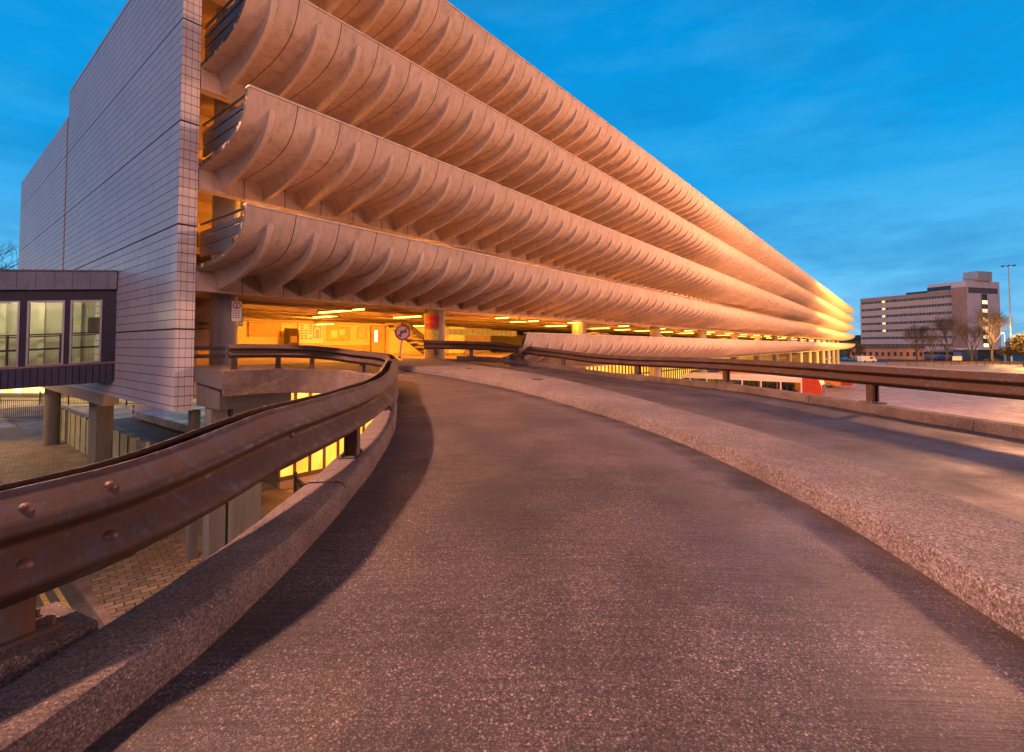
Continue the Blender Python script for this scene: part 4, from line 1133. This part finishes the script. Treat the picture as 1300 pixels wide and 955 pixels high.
KEYC = (1.,.50,.33)
x, y = W(-10.9,4.5); street_lamp(x, y, 17.5, (.6,-.5), 'tall street lamp rising left of the ramp', 15500, KEYC, spot=((*W(1.5,4.5),-1.), 100), rad=.4)
x, y = W(-33,22); street_lamp(x, y, 10., (.9,.2), 'added street lamp out of view beyond the footbridge', 5000, (1.,.5,.16), spot=((*W(-26,21),GZ), 84), rad=.3)  # added outside the view to warm the setts
x, y = W(-56,44); street_lamp(x, y, 9., (.9,.2), 'added street lamp out of view far beyond the footbridge', 9000, (1.,.5,.16), spot=((*W(-36,42),GZ), 100), rad=.3)  # unseen, added to turn the forecourt orange
x, y = W(75,198); street_lamp(x, y, 16., (.9,-.3), 'added lamp hidden behind the far end of the car park', 75000, (1.,.62,.5), rad=.5)  # added out of sight to light the office block's left face
x, y = W(31,26.5); street_lamp(x, y, 15.0, (-.6,.6), 'tall street lamp on the bus apron right of the ramp', 23000, (1.,.42,.19), rad=.9)
def added_floodlight(x, y, aim, power, col, label, size=100, rad=.5):  # unseen uplights added to warm the facade without lighting the ramp
    e = empty('added_floodlight', (x, y, GZ)); tag(e, label, 'added_floodlight')
    MB().box(-.25,.25,-.25,.25,0,.5).build('plinth', KERB, e)
    MB().box(-.22,.22,-.12,.12,.56,.92).build('housing', GALV, e); MB().box(-.18,.18,.121,.13,.6,.88).build('lamp_lens', m_emit('lit street lens', (1.,.72,.4), 8.), e)
    l = bpy.data.lights.new('added_flood_light', 'SPOT'); l.energy = power; l.color = col; l.shadow_soft_size = rad; l.spot_size = R(size); l.spot_blend = .8
    ob = bpy.data.objects.new('added_flood_light', l); COL.objects.link(ob); ob.location = (x, y+.7, GZ+1.2)
    ob.rotation_euler = (Vector(aim)-ob.location).to_track_quat('-Z','Y').to_euler()
FC = (1.,.44,.24)
added_floodlight(2, -19, (11,11,6), 5500, FC, 'added unseen ground light on the apron behind the ramp')
added_floodlight(30, -21, (27,11,5), 9500, FC, 'added unseen ground light on the apron right of the ramp')
added_floodlight(58, -24, (55,11,4), 24000, (1.,.42,.2), 'third added ground light along the apron')
added_floodlight(86, -28, (82,11,4), 42000, (1.,.42,.17), 'fourth added ground light along the apron')
street_lamp(92, -34, 15, (.3,.9), 'street lamp far along the bus apron', 40000, (1.,.42,.12), rad=.6)
street_lamp(112, -34, 13, (.3,.9), 'street lamp by the far end of the bus apron', 430000, (1.,.45,.10), spot=((128,11,6.5), 92), rad=1.)

def car(x, y, rz, c, label, s=1.0, van=False, group=None):
    e = empty('van' if van else 'parked_car', (x,y,GZ), rz); tag(e, label, 'van' if van else 'car', group)
    if van: pr = [(-2.5,.35),(2.4,.35),(2.5,.9),(2.1,1.2),(1.5,1.95),(1.2,2.05),(-2.45,2.05),(-2.5,1.2)]
    else: pr = [(-2.1,.35),(2.1,.35),(2.15,.75),(1.9,.9),(1.0,1.0),(.45,1.42),(-.9,1.45),(-1.6,1.05),(-2.1,.95)]
    w = .9; mb = MB(); rows = []
    for yy, k in ((-w,0),(-w,1),(w,1),(w,0)): rows.append([(a, yy*(1-.10*max(0,(b-.9))/.5) if k else yy*.98, b) for a, b in pr])
    mb.prism([(a,-w,b) for a, b in pr], (0,0,0), (0,2*w,0)); body = mb.build('body', c, e)
    g = MB()
    wp = [(1.35,1.2),(1.15,1.75),(.3,1.75),(.3,1.2)] if van else [(.85,1.0),(.4,1.35),(-.85,1.37),(-1.35,1.05)]
    for sg_ in (-1, 1): g.prism([(a,sg_*(w+.004),b) for a, b in wp], (0,0,0), (0,sg_*.01,0))
    g.build('windows', m_plain('dark glass', (.03,.03,.04), .1), e)
    for a in (-1.35, 1.35):
        for sg_ in (-1, 1): MB().tube((a,sg_*(w-.15),.32),(a,sg_*(w+.02),.32),.32,n=16).build('wheel', m_plain('tyre', (.02,.02,.02), .8), e)
    for sg_ in (-1, 1): MB().box(2.12 if not van else 2.47, 2.19 if not van else 2.53, sg_*.6-.15, sg_*.6+.15, .65, .8).build('headlight', WHT, e)
    e.scale = (s,)*3; return e
x, y = W(114.5,157); car(x, y, R(-51.3), WB_, 'white van parked on the far tarmac just past the end of the car park', 1.0, True)
x, y = W(117.5,170); car(x, y, R(-45), m_plain('car blue', (.05,.25,.5), .3), 'light blue car parked by the far corner of the car park')
x, y = W(113,172); car(x, y, R(-35), m_plain('car silver', (.5,.52,.55), .3, .3), 'silver car parked left of the light blue car')
x, y = W(160,182); car(x, y, R(-51.3), m_plain('car deep blue', (.04,.10,.5), .3), 'deep blue car in front of the brick annexe end')
x, y = W(155,157); car(x, y, R(-51.3), m_plain('car dark', (.05,.05,.06), .3), 'dark car parked below the entrance canopy')
x, y = 36.5, 19.6; cc_ = car(x, y, R(90), m_plain('car black', (.03,.03,.035), .3), 'dark car parked behind the ramp-level parapet'); cc_.location.z = -.54
x, y = 57, 19.6; cc_ = car(x, y, R(90), m_plain('car dark red', (.2,.03,.02), .3), 'dark red car parked deeper along the ramp-level deck'); cc_.location.z = -.54
for i, (x, y, c, lab) in enumerate(((31.2, 17.6, (.35,.36,.38), 'silver car parked third behind the ramp-level parapet'), (44.5, 18.0, (.05,.10,.22), 'navy car parked between two lit columns'), (67, 18.4, (.4,.38,.34), 'beige car parked far along the ramp-level deck'))):
    q_ = car(x, y, R(90), m_plain('car paint '+str(i), c, .3), lab); q_.location.z = -.54
sb = empty('sign_board', (*W(150,164), GZ)); tag(sb, 'white rectangular board standing on the far verge', 'sign'); sb.rotation_euler = (0,0,R(-51.3))
MB().box(-1.6,1.6,-.04,.04,.4,1.8).build('panel', WHT, sb); MB().box(-1.5,-1.4,.041,.1,0,1.7).box(1.4,1.5,.041,.1,0,1.7).build('supports', GALV, sb)
railings('railings', W(104,128), W(172,140), 1.1, 'long low railings along the far side of the bus apron', step=.5)
bz = MB(); q0 = Vector(W(108,140)); q1 = Vector(W(190,150)); bz.obox((q0+q1)/2, q1-q0, (q1-q0).length/2, .15, GZ, GZ+.7)
top_thing(bz, 'low_wall', m_plain('dull brick', (.22,.14,.12), .8), 'low dark brick wall beyond the bus apron', 'wall')

# ------------------------------------------------------------------ world, sun, camera
wd = bpy.data.worlds.new('World'); scn.world = wd; wd.use_nodes = True
t = NT(wd); tc = t.n('ShaderNodeTexCoord')
s3 = t.n('ShaderNodeSeparateXYZ', {0: (tc, 0)})
sky = t.ramp((s3, 2), [(0., (.20,.43,.62)), (.04, (.19,.47,.70)), (.12, (.085,.385,.67)), (.28, (.004,.25,.58)), (.58, (.001,.20,.51)), (.78, (.001,.06,.17)), (1., (.001,.04,.12))])
def cloudmap(sc): return t.n('ShaderNodeMapping', {'Vector': (tc, 0), 'Scale': sc, 'Rotation': (0,0,R(-20))})
c1 = t.ramp(t.noise(cloudmap((1.2,1.2,4.5)), 1.6, 6, .6), [(.42, 0), (.72, 1)])
sky = t.mix(t.math('MULTIPLY', t.math('MULTIPLY', c1, t.ramp((s3, 2), [(.55, 1), (.75, 0)])), .30), sky, (.10,.42,.66))
c2 = t.ramp(t.noise(cloudmap((1.5,2.5,9)), 1.3, 5, .6), [(.44, 0), (.66, 1)])
low = t.ramp((s3, 2), [(.02, 1), (.30, .7), (.6, .6)])
sky = t.mix(t.math('MULTIPLY', t.math('MULTIPLY', c2, low), .6), sky, (.006,.14,.36))
# the half of the sky behind the ramp is already dim, with a rosy band
dt = t.n('ShaderNodeVectorMath', {0: (tc, 0), 1: (CX, SX, 0)}, operation='DOT_PRODUCT')
back = t.ramp(t.n('ShaderNodeMapRange', {0: (dt, 1), 1: -1., 2: 1., 3: 0., 4: 1.}), [(.40, 1), (.60, 0)])
bk = t.ramp((s3, 2), [(0., (.17,.11,.13)), (.2, (.10,.11,.20)), (.7, (.012,.05,.12)), (1., (.002,.045,.12))])
sky = t.mix(back, sky, bk)
bg = t.n('ShaderNodeBackground', {'Strength': 1.06}); t.t.links.new(sky.outputs[2], bg.inputs[0])
o = t.n('ShaderNodeOutputWorld'); t.t.links.new(bg.outputs[0], o.inputs[0])

sl = bpy.data.lights.new('sun', 'SUN'); sl.energy = .58; sl.angle = R(30); sl.color = (1.,.50,.38)
so = bpy.data.objects.new('sun', sl); COL.objects.link(so)
so.rotation_euler = Vector((.66,.66,-.30)).to_track_quat('-Z','Y').to_euler()

cam = bpy.data.cameras.new('camera'); co_ = bpy.data.objects.new('camera', cam); COL.objects.link(co_); scn.camera = co_
cam.sensor_width = 36; cam.sensor_fit = 'HORIZONTAL'; cam.lens = 617/1300*36; cam.clip_start = .05; cam.clip_end = 5000
cam.shift_y = -(477.5-417)/1300
co_.location = (0,0,0); co_.rotation_euler = (R(92), 0, R(38.7-90))
scn.view_settings.view_transform = 'Standard'; scn.view_settings.look = 'None'; scn.view_settings.exposure = .45; scn.view_settings.gamma = 1
scn.render.engine = 'CYCLES'
cy = scn.cycles; cy.max_bounces = 6; cy.diffuse_bounces = 3; cy.glossy_bounces = 3; cy.transparent_max_bounces = 8; cy.sample_clamp_indirect = 3.; cy.sample_clamp_direct = 12.
cy.use_denoising = True; cy.caustics_reflective = False; cy.caustics_refractive = False
